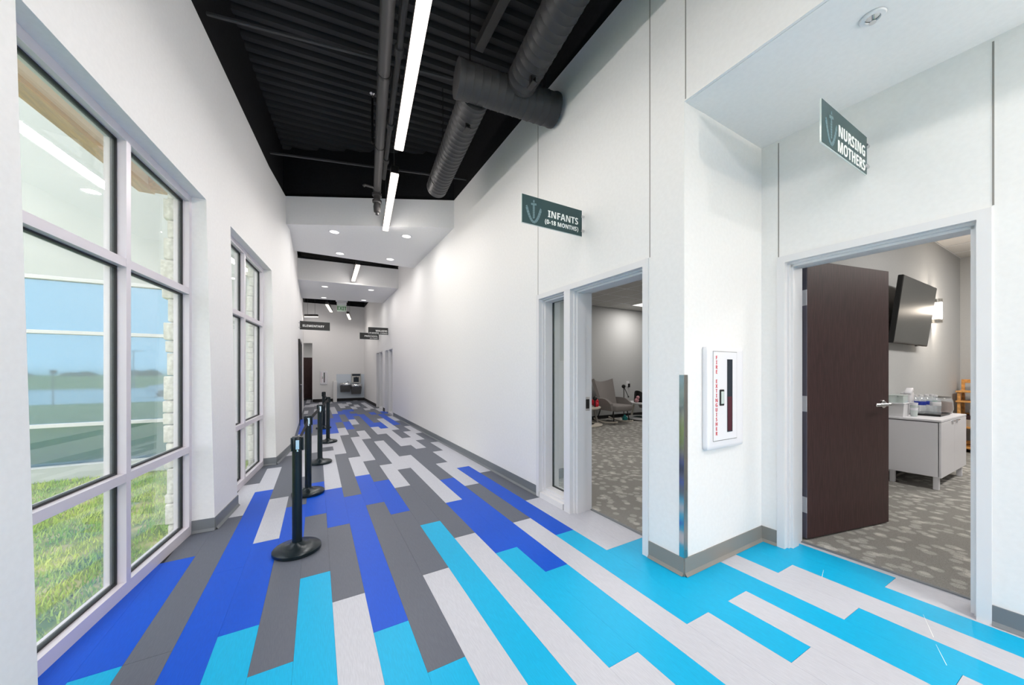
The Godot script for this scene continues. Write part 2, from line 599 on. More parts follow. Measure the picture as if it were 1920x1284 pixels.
func skirting(called: String, pts: Array, side: float, h := 0.105, m: Material = null) -> void:
	# coved rubber base along a plan polyline; side says which way it stands proud
	var s := mb()
	for i in pts.size() - 1:
		var a: Vector2 = pts[i]
		var b: Vector2 = pts[i + 1]
		var n := Vector2(b.y - a.y, a.x - b.x).normalized() * side
		slab(s, [a - n * 0.004, b - n * 0.004, b + n * 0.007, a + n * 0.007], 0.0, h)
		var t := [v(a.x + n.x * 0.007, 0.022, a.y + n.y * 0.007), v(b.x + n.x * 0.007, 0.022, b.y + n.y * 0.007)]
		quad(s, t[0], t[1], v(b.x + n.x * 0.022, 0.002, b.y + n.y * 0.022), v(a.x + n.x * 0.022, 0.002, a.y + n.y * 0.022), Vector3(n.x, 1, -n.y))
	wall(s, called, m if m else M.base)

func baseboards() -> void:
	var V := func(f: Callable, z: float, o := 0.0) -> Vector2: return Vector2(f.call(z) + o, z)
	var w := [[-6.0, -5.2], [-3.45, -2.75], [-1.0, -0.30], [1.45, 2.09], [3.825, 4.40], [6.06, 7.19]]
	var n := 0
	for r in w:
		n += 1
		var a: float = r[0]
		var b: float = r[1]
		var pts := [V.call(LX, a), V.call(LX, b)]
		if a > -5.9:
			pts.push_front(V.call(LX, a, -0.15))
		if b < 7:
			pts.push_back(V.call(LX, b, -0.15))
		else:
			pts.push_back(Vector2(-0.3506, 9.95))
		skirting("baseboard_left_%d" % n, pts, 1.0)
	skirting("baseboard_left_7", [Vector2(-0.3506, 11.37), Vector2(-0.3506, 13.72), Vector2(-0.46, 13.72), Vector2(-0.46, 17.35)], 1.0)
	skirting("baseboard_right_1", [V.call(RX, 10.80), V.call(RX, 3.17)], 1.0)
	skirting("baseboard_right_2", [V.call(RX, 1.722), Vector2(2.111, 1.447), Vector2(3.10, 1.456), V.call(NX, 1.345)], 1.0, 0.118, mat(Color(0.52, 0.51, 0.49), 0.5))
	skirting("baseboard_right_3", [V.call(NX, 0.369), V.call(NX, -6.0)], 1.0)
	skirting("baseboard_right_4", [V.call(RX, 17.35), V.call(RX, 13.92)], 1.0, 0.105, M.sub)
	skirting("baseboard_right_5", [V.call(RX, 12.50), V.call(RX, 12.15)], 1.0, 0.105, M.sub)
	skirting("baseboard_end", [Vector2(-0.12, END), Vector2(2.0, END)], 1.0, 0.12, M.sub)
	skirting("baseboard_infant_room", [Vector2(2.4, 7.3), Vector2(10.0, 7.3)], 1.0, 0.10, M.dark)
	skirting("baseboard_nursing_room", [Vector2(3.4, 1.50), Vector2(9.9, 1.50), Vector2(9.9, -3.0)], 1.0, 0.10, M.dark)

func trims() -> void:
	# narrow reveals between the wall boards
	var n := 0
	for r in [[RX, 3.15, 2.17, LOW], [RX, 1.715, 2.17, LOW], [RX, 1.437, 3.13, LOW], [NX, 1.338, 2.22, 3.10], [NX, 0.366, 2.23, 3.10]]:
		n += 1
		var s := mb()
		var x: float = r[0].call(r[1])
		box(s, x - 0.0015, x + 0.01, r[2], r[3], r[1] - 0.0035, r[1] + 0.0035)
		wall(s, "trim_%d" % n, M.grey)

# plank grid: i counts rows across the hall, j tile lengths along it
func grid(i: float, j: float) -> Vector2:
	var d := -0.004054 * i + 0.001772 * j + 1.0
	return Vector2((0.171757 * i + 0.00103 * j - 0.952324) / d, (-0.005202 * i + 0.368252 * j + 0.442106) / d)

func planks() -> void:
	var s := mb()
	slab(s, [Vector2(W1(-6.1) - 0.06, -6.1), Vector2(3.40, -6.1), Vector2(3.40, 1.55), Vector2(W1(1.55) - 0.06, 1.55)], -0.1, -0.004)
	slab(s, [Vector2(W1(1.5) - 0.06, 1.5), Vector2(2.36, 1.5), Vector2(2.36, 7.2), Vector2(W1(7.2) - 0.06, 7.2)], -0.1, -0.0045)
	slab(s, [Vector2(-0.58, 7.2), Vector2(2.36, 7.2), Vector2(2.36, 20.2), Vector2(-0.9, 20.2)], -0.1, -0.0045)
	var root := wall(s, "floor", M.sub)
	# rows: first j, then runs «colour and the j where it ends»
	var rows := {
		-5: [-17, "B-14 D-9 L-6"], -4: [-17, "D-12 L-8 B-3"], -3: [-17, "L-13 C-8 D-2"], -2: [-17, "D-12 B-6 L-1 B2"],
		-1: [-17, "C-12 D-6 L-1 B8"], 0: [-17, "L-12 D-5 C5 B8 D11"], 1: [-17, "B-10 L-5 D10 L13 D17"], 2: [-17, "D-9 C-3 B12 L15 D17 L20"],
		3: [-17, "L-9 D-2 C5 B8 L11 D17 L23 B31 D35 L38 D42 L45 D48"], 4: [-17, "B-8 C4 D7 B10 D13 L18 D23 B32 D42 L46 D48"],
		5: [-17, "D-7 C6 D9 B12 D17 L22 D27 B30 D36 L39 D43 L46 D48"], 6: [-17, "C-10 D-4 L5 D8 B11 L17 D18 L22 B26 D34 L37 D44 L48"],
		7: [-17, "L-8 B-4 C4 B10 D16 L22 B30 D37 L40 D48"], 8: [-17, "D-9 C3 D9 B12 L15 D21 L24 D27 B33 L40 D45 L48"],
		9: [-17, "C-7 L5 D8 B11 D14 L20 D23 B27 D32 B35 D48"], 10: [-17, "L-8 C7 D10 L13 D19 L22 D25 L28 B36 D38 L44 D48"],
		11: [-17, "C-9 L6 D12 L18 D30 B32 D34 B36 D40 L43 D48"], 12: [-17, "C-6 L2 C5 B8 L14 D20 L23 B31 D36 L39 D42 L45 D48"],
		13: [-17, "L-7 C4 B10 D16 L22 B25 D38 L41 D48"], 14: [-17, "C-8 L6 D9 L12 D15 L18 D21 L27 D30 B32 D34 L36 D46 L48"],
		15: [-17, "C-5 L2 C5 B11 L14 D17 L20 D23 B30 D35 L43 D48"], 16: [-17, "C-9 L1 C4 L7 D10 L16 D19 L22 D25 L28 D30 B32 L35 D48"],
		17: [-17, "C-6 L2 C4 L8"], 18: [-17, "L0 C4 L8"], 19: [-17, "L-7 C1 L3"], 20: [-17, "L2 C3"], 21: [-17, "L-4 C3"], 22: [-17, "L1 C3"], 23: [-17, "L3"],
	}
	var pieces := []
	for i in rows:
		var j: int = rows[i][0]
		for run in rows[i][1].split(" "):
			var to := int(run.substr(1))
			var count := int(ceil((to - j) / 7.0))
			for c in count:
				pieces.append([run[0], i, j + (to - j) * c / float(count), j + (to - j) * (c + 1) / float(count)])
			j = to
	for q in [[0, 37, 41, "L"], [1, 36, 40, "D"], [2, 38, 43, "L"], [2, 43, 53, "D"], [1, 40, 44, "L"], [0, 41, 45, "D"], [1, 44, 49, "D"], [0, 45, 50, "L"], [3, 48, 54, "L"], [4, 48, 54, "D"]]:
		pieces.append([q[3], q[0], q[1], q[2]])
	for q in pieces:
		var g := 0.0022
		var a := grid(q[1] + g, q[2] + g)
		var b := grid(q[1] + 1 - g, q[2] + g)
		var c := grid(q[1] + 1 - g, q[3] - g)
		var d := grid(q[1] + g, q[3] - g)
		var t := mb()
		slab(t, [a, b, c, d], -0.004, 0.0)
		build(t, "plank", M["plank" + q[0]], root)
	# a pale scuff across the planks by the second doorway
	for q in [[Vector2(2.933, 0.571), Vector2(2.73, 0.497)], [Vector2(2.668, 0.478), Vector2(2.522, 0.420)], [Vector2(3.004, 1.031), Vector2(2.89, 1.0)]]:
		var t := mb()
		var e: Vector2 = (q[1] - q[0]).orthogonal().normalized() * 0.0012
		slab(t, [q[0] - e * 0.4, q[0] + e * 0.4, q[1] + e, q[1] - e], 0.0, 0.0004)
		build(t, "scuff", M.letters, root)

# ---------------------------------------------------------------- windows and doors
func window(called: String, z0: float, z1: float, f: Callable, seen: bool) -> void:
	var root := structure(called)
	var zm := (z0 + z1) / 2.0 + (0.037 if called == "window_1" else -0.05 if called == "window_2" else 0.0)
	var piece := func(st: SurfaceTool, a: float, b: float, y0: float, y1: float, d0: float, d1: float) -> void:
		slab(st, [Vector2(f.call(a) - d0, a), Vector2(f.call(b) - d0, b), Vector2(f.call(b) - d1, b), Vector2(f.call(a) - d1, a)], y0, y1)
	for q in [["sill", z0, z1, 0.0, 0.075], ["head", z0, z1, 2.735, 2.79]]:
		var s := mb()
		piece.call(s, q[1], q[2], q[3], q[4], 0.0, 0.095)
		build(s, q[0], M.alu, root)
	for q in [["jamb", z0, z0 + 0.045], ["mullion", zm - 0.022, zm + 0.022], ["jamb", z1 - 0.045, z1]]:
		var s := mb()
		piece.call(s, q[1], q[2], 0.075, 2.735, -0.001, 0.095)
		build(s, q[0], M.alu, root)
	var ys := [0.075, 0.705, 2.0, 2.735]
	for side in [[z0 + 0.045, zm - 0.022], [zm + 0.022, z1 - 0.045]]:
		for y in [0.705, 2.0]:
			var s := mb()
			piece.call(s, side[0], side[1], y - 0.026, y + 0.026, 0.0, 0.095)
			build(s, "rail", M.alu, root)
		for i in 3:
			var y0: float = ys[i] + (0.026 if i > 0 else 0.0)
			var y1: float = ys[i + 1] - (0.026 if i < 2 else 0.0)
			var g := mb()
			var e := 0.011
			for r in [[side[0], side[1], y0, y0 + e], [side[0], side[1], y1 - e, y1], [side[0], side[0] + e, y0 + e, y1 - e], [side[1] - e, side[1], y0 + e, y1 - e]]:
				piece.call(g, r[0], r[1], r[2], r[3], 0.038, 0.064)
			build(g, "gasket", M.gasket, root)
			g = mb()
			piece.call(g, side[0] + e * 0.5, side[1] - e * 0.5, y0 + e * 0.5, y1 - e * 0.5, 0.047, 0.055)
			build(g, "pane", M.pane, root)

# hollow metal door frame around an opening in the plane x = f(z); faces the hall
func door_frame(root: Node3D, f: Callable, z0: float, z1: float, top: float, deep := 0.245) -> void:
	var face := 0.05
	for r in [["frame_jamb", z1 - face, z1, 0.0, top], ["frame_jamb", z0, z0 + face, 0.0, top], ["frame_head", z0 + face, z1 - face, top - face, top]]:
		var s := mb()
		right_piece(s, f, r[1], r[2], r[3], r[4], -0.012, 0.03)
		# rebate and stop behind the face
		var lo: float = r[1]
		var hi: float = r[2]
		if r[0] == "frame_head":
			right_piece(s, f, lo, hi, top - face - 0.012, top - 0.002, 0.03, deep)
			right_piece(s, f, lo, hi, top - face - 0.028, top - 0.004, 0.055, 0.15)
		else:
			var inward := -1.0 if lo > (z0 + z1) / 2.0 else 1.0
			var e0 := lo if inward < 0 else hi
			right_piece(s, f, minf(e0 + inward * 0.012, e0 - inward * 0.045), maxf(e0 + inward * 0.012, e0 - inward * 0.045), 0.0, top - 0.002, 0.03, deep)
			right_piece(s, f, minf(e0 + inward * 0.028, e0 - inward * 0.02), maxf(e0 + inward * 0.028, e0 - inward * 0.02), 0.0, top - 0.03, 0.055, 0.15)
		build(s, r[0], M.frame, root)

func mullion(root: Node3D, f: Callable, z0: float, z1: float, top: float, deep := 0.245) -> void:
	var s := mb()
	right_piece(s, f, z0 + 0.03, z1 - 0.03, 0.0, top, -0.012, 0.03)
	right_piece(s, f, z0 + 0.015, z1 - 0.015, 0.0, top, 0.03, deep)
	right_piece(s, f, z0, z1, 0.0, top, 0.055, 0.15)
	build(s, "frame_mullion", M.frame, root)

func sidelight(root: Node3D, f: Callable, z0: float, z1: float, top: float) -> void:
	var s := mb()
	right_piece(s, f, z0 - 0.01, z1 + 0.01, 0.0, 0.055, -0.012, 0.03)
	right_piece(s, f, z0 - 0.01, z1 + 0.01, 0.0, 0.075, 0.03, 0.245)
	right_piece(s, f, z0 - 0.01, z1 + 0.01, 0.0, 0.095, 0.055, 0.15)
	build(s, "sidelight_sill", M.frame, root)
	s = mb()
	for r in [[z0, z0 + 0.012, 0.09, top], [z1 - 0.012, z1, 0.09, top], [z0, z1, 0.09, 0.102], [z0, z1, top - 0.012, top]]:
		right_piece(s, f, r[0], r[1], r[2], r[3], 0.148, 0.172)
	build(s, "gasket", M.gasket, root)
	s = mb()
	right_piece(s, f, z0 + 0.002, z1 - 0.002, 0.092, top - 0.002, 0.157, 0.163)
	build(s, "pane", M.pane, root)

func lever(parent: Node3D, xf: Transform3D) -> void:
	var s := mb()
	lathe(s, [Vector2(0, 0), Vector2(0.034, 0), Vector2(0.034, 0.006), Vector2(0.026, 0.014), Vector2(0.012, 0.016), Vector2(0.012, 0.042), Vector2(0, 0.042)], xf, 24)
	cbox(s, xf * Transform3D(Basis.IDENTITY, Vector3(-0.085, 0.043, 0)), Vector3(0.205, 0.016, 0.024), 0.005)
	build(s, "lever_handle", M.chrome, parent)

func doors() -> void:
	var rx := RX
	var nx := NX
	var d := structure("door_1")
	door_frame(d, rx, 1.722, 3.171, 2.166)
	mullion(d, rx, 2.572, 2.722, 2.12)
	sidelight(d, rx, 2.722, 3.10, 2.10)
	var s := mb()
	right_piece(s, rx, 2.5845, 2.588, 0.965, 1.095, 0.168, 0.215)
	right_piece(s, rx, 2.582, 2.586, 0.965, 0.980, 0.168, 0.215)
	right_piece(s, rx, 2.582, 2.586, 1.080, 1.095, 0.168, 0.215)
	build(s, "strike_plate", M.chrome, d)
	s = mb()
	right_piece(s, rx, 2.581, 2.5855, 0.985, 1.075, 0.172, 0.211)
	build(s, "strike_opening", M.dark, d)
	s = mb()
	right_piece(s, rx, 1.73, 2.58, 0.0, 0.008, 0.225, 0.25)
	build(s, "threshold", M.base, d)
	var hinge_metal := mat(Color(0.80, 0.80, 0.82), 0.35, 0.35)
	# second doorway with its open leaf
	d = structure("door_2")
	door_frame(d, nx, 0.369, 1.345, 2.22)
	s = mb()
	right_piece(s, nx, 0.40, 1.31, 0.0, 0.008, 0.225, 0.25)
	build(s, "threshold", M.base, d)
	var a := v(3.40, 0.012, 1.268)
	var b := v(4.418, 0.012, 1.060)
	var dir := (b - a).normalized()
	var nrm := Vector3(dir.z, 0, -dir.x)      # away from the hall side
	if nrm.z > 0:
		nrm = -nrm
	var xf := Transform3D(Basis(dir, Vector3.UP, dir.cross(Vector3.UP)), (a + b) / 2.0 + Vector3(0, 1.11, 0) + nrm * 0.024)
	s = mb()
	cbox(s, xf, Vector3(a.distance_to(b), 2.215, 0.046), 0.003)
	var leaf := build(s, "leaf", M.espresso, d)
	s = mb()
	var lx := Transform3D(Basis(dir, -nrm, dir.cross(-nrm)), b - dir * 0.085 + Vector3(0, 1.045, 0))
	lever(leaf, lx)
	var lx2 := Transform3D(Basis(dir, nrm, dir.cross(nrm)), b - dir * 0.085 + Vector3(0, 1.045, 0) + nrm * 0.048)
	lever(leaf, lx2)
	s = mb()
	cbox(s, Transform3D(xf.basis, a + Vector3(0, 1.11, 0) + nrm * 0.024 - dir * 0.0015), Vector3(0.004, 2.21, 0.044), 0.001)
	build(s, "leaf_edge", mat(Color(0.36, 0.35, 0.40), 0.5), leaf)
	for y in [1.92, 1.075, 0.27]:
		s = mb()
		rod(s, a + Vector3(0, y - 0.065, 0) - dir * 0.012 + nrm * 0.05, a + Vector3(0, y + 0.065, 0) - dir * 0.012 + nrm * 0.05, 0.008, 12)
		cbox(s, Transform3D(xf.basis, a + Vector3(0, y, 0) - dir * 0.0035 + nrm * 0.024), Vector3(0.004, 0.125, 0.046), 0.001)
		cbox(s, Transform3D(xf.basis, a + Vector3(0, y, 0) - dir * 0.03 + nrm * 0.040), Vector3(0.045, 0.125, 0.004), 0.001)
		build(s, "hinge", hinge_metal, leaf)
	# two far doorways with sidelights
	var n := 3
	for r in [[10.84, 12.11, 2.06], [12.54, 13.88, 2.05]]:
		d = structure("door_%d" % n)
		door_frame(d, rx, r[0], r[1], r[2])
		mullion(d, rx, r[0] + 0.62, r[0] + 0.74, r[2] - 0.05)
		sidelight(d, rx, r[0] + 0.06, r[0] + 0.62, r[2] - 0.07)
		n += 1
	# closed dark door far down the left wall, and the one in the end passage
	d = structure("door_5")
	s = mb()
	box(s, -0.42, -0.335, 0.0, 2.13, 9.99, 10.05)
	box(s, -0.42, -0.335, 0.0, 2.13, 11.26, 11.32)
	box(s, -0.42, -0.335, 2.07, 2.13, 10.05, 11.26)
	build(s, "frame", M.dark, d)
	s = mb()
	box(s, -0.41, -0.365, 0.01, 2.07, 10.05, 11.26)
	var l5 := build(s, "leaf", M.espresso, d)
	lever(l5, Transform3D(Basis(Vector3(0, 0, 1), Vector3(1, 0, 0), Vector3(0, 1, 0)), v(-0.365, 1.0, 10.2)))
	d = structure("door_6")
	s = mb()
	box(s, -0.58, -0.14, 0.005, 2.0, 19.94, 19.99)
	build(s, "leaf", M.espresso, d)
	s = mb()
	box(s, -0.60, -0.58, 0.0, 2.03, 19.92, 20.0)
	box(s, -0.14, -0.13, 0.0, 2.03, 19.92, 20.0)
	box(s, -0.60, -0.13, 2.0, 2.03, 19.92, 20.0)
	build(s, "frame", M.frame, d)

# ---------------------------------------------------------------- lettering and emblem
var font: SystemFont

func text(parent: Node3D, words: String, h: float, at: Vector3, basis: Basis, m: Material, align := 0, depth := 0.003, squeeze := 1.0) -> void:
	# h is the height of the capitals; align -1 left, 0 centre, 1 right edge at «at»
	if font == null:
		font = SystemFont.new()
		font.font_names = PackedStringArray(["Droid Sans"])
		font.font_weight = 700
	var t := TextMesh.new()
	t.font = font
	t.text = words
	t.font_size = 64
	t.pixel_size = h / 64.0 / 0.714
	t.depth = depth
	t.curve_step = 2.0
	t.horizontal_alignment = HORIZONTAL_ALIGNMENT_CENTER
	var o := MeshInstance3D.new()
	o.mesh = t
	o.material_override = m
	o.name = "lettering"
	var w := t.get_aabb().size.x * squeeze
	o.transform = Transform3D(basis.scaled_local(Vector3(squeeze, 1, 1)), at + basis * Vector3(-w / 2.0 * align, 0, 0))
	parent.add_child(o, true)

func anchor(parent: Node3D, at: Vector3, h: float) -> void:
	# anchor lying on the sign face, drawn in stripes like brush strokes
	var s := mb()
	var u := h / 2.0
	var xf := Transform3D(Basis.IDENTITY, at)
	var bar := func(a: Vector2, b: Vector2, w: float, w2 := -1.0) -> void:
		var d := (b - a).normalized().orthogonal()
		var e := w if w2 < 0 else w2
		plate(s, PackedVector2Array([a * u + d * w * u, b * u + d * e * u, b * u - d * e * u, a * u - d * w * u]), 0.0015, xf)
	bar.call(Vector2(0.02, 1.0), Vector2(0.0, 0.78), 0.06, 0.08)
	bar.call(Vector2(-0.28, 0.60), Vector2(0.28, 0.66), 0.085)
	for k in 8:
		var y := 0.5 - k * 0.155
		bar.call(Vector2(-0.10, y - 0.02), Vector2(0.10, y + 0.06), 0.06)
	for sgn in [-1.0, 1.0]:
		var pts := []
		for k in 8:
			var q := k / 7.0
			pts.append(Vector2(sgn * 0.74 * pow(q, 0.8), -0.98 + 1.22 * pow(q, 1.5)))
		for k in 7:
			var a: Vector2 = pts[k]
			var b: Vector2 = pts[k + 1]
			bar.call(a, a.lerp(b, 0.90), 0.115, 0.115)
		bar.call(pts[7], pts[7] + Vector2(-sgn * 0.03, 0.16), 0.12, 0.02)
	build(s, "anchor_emblem", M.emblem, parent)

func blade_sign(called: String, label: String, x0: float, x1: float, y0: float, y1: float, z: float, m: Material, wall_side: float) -> Node3D:
	# board across the hall, held off the wall by two clips; its face looks to the camera (+z in Godot)
	var o := thing(called, label, "sign", v((x0 + x1) / 2, (y0 + y1) / 2, z))
	var s := mb()
	cbox(s, T(Vector3(0, 0, -0.004)), Vector3(x1 - x0, y1 - y0, 0.008), 0.001)
	build(s, "acrylic_backing", M.acrylic, o)
	s = mb()
	cbox(s, T(Vector3(0, 0, 0.001)), Vector3(x1 - x0 - 0.006, y1 - y0 - 0.006, 0.003), 0.0005)
	build(s, "face_panel", m, o)
	for y in [0.27, -0.27]:
		s = mb()
		var e := (x1 - x0) / 2.0 * wall_side
		rod(s, Vector3(e - wall_side * 0.012, y * (y1 - y0), 0.0), Vector3(e + wall_side * 0.022, y * (y1 - y0), 0.0), 0.011, 12)
		build(s, "wall_clip", M.chrome, o)
	return o

func signs() -> void:
	var I := Basis.IDENTITY
	var o := blade_sign("blade_sign", "grey-green sign with anchor reading INFANTS (0-18 MONTHS), over the first doorway on the right", 1.449, 2.078, 2.549, 2.784, 2.42, M.sign, 1.0)
	text(o, "INFANTS", 0.056, Vector3(0.268, 0.006, 0.003), I, M.letters, 1)
	text(o, "(0-18 MONTHS)", 0.036, Vector3(0.268, -0.063, 0.003), I, M.letters, 1)
	anchor(o, Vector3(-0.20, -0.005, 0.002), 0.185)
	o = blade_sign("blade_sign", "grey-green sign with anchor reading NURSING MOTHERS, high over the dark open door", 2.434, 3.10, 2.613, 2.857, 0.845, M.sign, 1.0)
	text(o, "NURSING", 0.066, Vector3(0.292, 0.012, 0.003), I, M.letters, 1)
	text(o, "MOTHERS", 0.066, Vector3(0.292, -0.078, 0.003), I, M.letters, 1)
	anchor(o, Vector3(-0.212, -0.005, 0.002), 0.19)
	o = blade_sign("blade_sign", "small charcoal sign reading ELEMENTARY, on the left wall far down the hall", -0.32, 0.297, 2.297, 2.497, 9.36, M.signdark, -1.0)
	text(o, "ELEMENTARY", 0.050, Vector3(-0.034, -0.008, 0.003), I, M.letters, 0)
	o = blade_sign("blade_sign", "small charcoal sign reading WALKERS, far down the right wall, the nearer of two", 1.40, 1.99, 2.476, 2.695, 11.5, M.signdark, 1.0)
	text(o, "WALKERS", 0.056, Vector3(0.268, 0.004, 0.003), I, M.letters, 1)
	text(o, "(19 MONTHS - 2 YEARS)", 0.036, Vector3(0.268, -0.068, 0.003), I, M.letters, 1)
	o = blade_sign("blade_sign", "small charcoal sign reading PRESCHOOL, half hidden behind the walkers sign", 1.335, 1.97, 2.458, 2.687, 13.23, M.signdark, 1.0)
	text(o, "PRESCHOOL", 0.056, Vector3(0.28, 0.0, 0.003), I, M.letters, 1)
	text(o, "(3-5 YEARS)", 0.036, Vector3(0.28, -0.07, 0.003), I, M.letters, 1)
	# exit sign
	o = thing("exit_sign", "green EXIT sign hanging from the far black ceiling", "exit sign", v(0.77, 3.48, 13.2))
	var s := mb()
	cbox(s, T(Vector3(0, 0.16, 0)), Vector3(0.30, 0.10, 0.07), 0.01)
	cbox(s, T(Vector3(0, 0.26, 0)), Vector3(0.36, 0.10, 0.09), 0.01)
	build(s, "housing", M.frame, o)
	s = mb()
	cbox(s, T(Vector3.ZERO), Vector3(0.28, 0.23, 0.012), 0.002)
	build(s, "panel", mat(Color(0.72, 0.78, 0.73), 0.25), o)
	text(o, "EXIT", 0.125, Vector3(0, -0.01, 0.008), I, mat(Color(0.05, 0.42, 0.15), 0.5), 0, 0.003, 0.8)
	s = mb()
	rod(s, Vector3(0, 0.30, 0), Vector3(0, 1.56, 0), 0.012, 10)
	build(s, "stem", M.dark, o)

# ---------------------------------------------------------------- soft shapes
func rbox(st: SurfaceTool, xf: Transform3D, size: Vector3, r: float, n := 5) -> void:
	# box with fully rounded edges
	var h := size / 2.0
	r = minf(r, minf(h.x, minf(h.y, h.z)))
	var at := func(p: Vector3) -> Vector3:
		var q := p * h
		var core := q.clamp(-(h - Vector3.ONE * r), h - Vector3.ONE * r)
		var o := q - core
		return core + (o.normalized() * r if o.length() > 0.00001 else Vector3.ZERO)
	st.set_smooth_group(1)
	var steps := []
	for k in n + 1:
		steps.append(-1.0 + 0.24 * k / (n / 2.0) if k < n / 2.0 else 1.0 - 0.24 * (n - k) / (n / 2.0))
	for k in 3:
		for s in [-1.0, 1.0]:
			for i in n:
				for j in n:
					var c := []
					for q in [[i, j], [i + 1, j], [i + 1, j + 1], [i, j + 1]]:
						var p := Vector3.ZERO
						p[k] = s
						p[(k + 1) % 3] = steps[q[0]]
						p[(k + 2) % 3] = steps[q[1]]
						c.append(at.call(p))
					var mid: Vector3 = (c[0] + c[2]) / 2.0
					var hint := mid - mid.clamp(-(h - Vector3.ONE * r) * 0.99, (h - Vector3.ONE * r) * 0.99)
					quad(st, xf * c[0], xf * c[1], xf * c[2], xf * c[3], xf.basis * hint)
	st.set_smooth_group(-1)

func ball(st: SurfaceTool, at: Vector3, r: float, n := 18) -> void:
	var p := []
	for k in 11:
		var a := PI * k / 10.0
		p.append(Vector2(sin(a) * r if k % 10 else 0.0, -cos(a) * r))
	lathe(st, p, Transform3D(Basis.IDENTITY, at), n)

func sheet(st: SurfaceTool, f: Callable, thick: float, nu: int, nv: int) -> void:
	var pt := func(u: float, w: float, s: float) -> Vector3:
		var e := 0.01
		var n: Vector3 = (f.call(u + e, w) - f.call(u - e, w)).cross(f.call(u, w + e) - f.call(u, w - e)).normalized()
		return f.call(u, w) + n * s * thick / 2.0
	for i in nu:
		for j in nv:
			var q := [[i, j], [i + 1, j], [i + 1, j + 1], [i, j + 1]]
			for s in [-1.0, 1.0]:
				var c := []
				for k in q:
					c.append(pt.call(k[0] / float(nu) * 2 - 1, k[1] / float(nv), s))
				var hint: Vector3 = (c[0] + c[2]) / 2.0 - f.call((i + 0.5) / float(nu) * 2 - 1, (j + 0.5) / float(nv))
				st.set_smooth_group(2 if s > 0 else 3)
				quad(st, c[0], c[1], c[2], c[3], hint)
	st.set_smooth_group(-1)
	var mid: Vector3 = f.call(0.0, 0.5)
	for i in nu:
		for w in [0.0, 1.0]:
			var a := i / float(nu) * 2 - 1
			var b := (i + 1) / float(nu) * 2 - 1
			quad(st, pt.call(a, w, -1.0), pt.call(b, w, -1.0), pt.call(b, w, 1.0), pt.call(a, w, 1.0), f.call((a + b) / 2, w) - mid)
	for j in nv:
		for u in [-1.0, 1.0]:
			var a := j / float(nv)
			var b := (j + 1) / float(nv)
			quad(st, pt.call(u, a, -1.0), pt.call(u, b, -1.0), pt.call(u, b, 1.0), pt.call(u, a, 1.0), f.call(u, (a + b) / 2) - mid)

# ---------------------------------------------------------------- overhead
func spiral(len_: float, r: float) -> Array:
	var prof := [Vector2(0, 0), Vector2(r, 0)]
	var y := 0.035
	while y < len_ - 0.03:
		prof += [Vector2(r, y), Vector2(r + 0.0035, y + 0.006), Vector2(r, y + 0.012)]
		y += 0.075
	return prof + [Vector2(r, len_), Vector2(0, len_)]

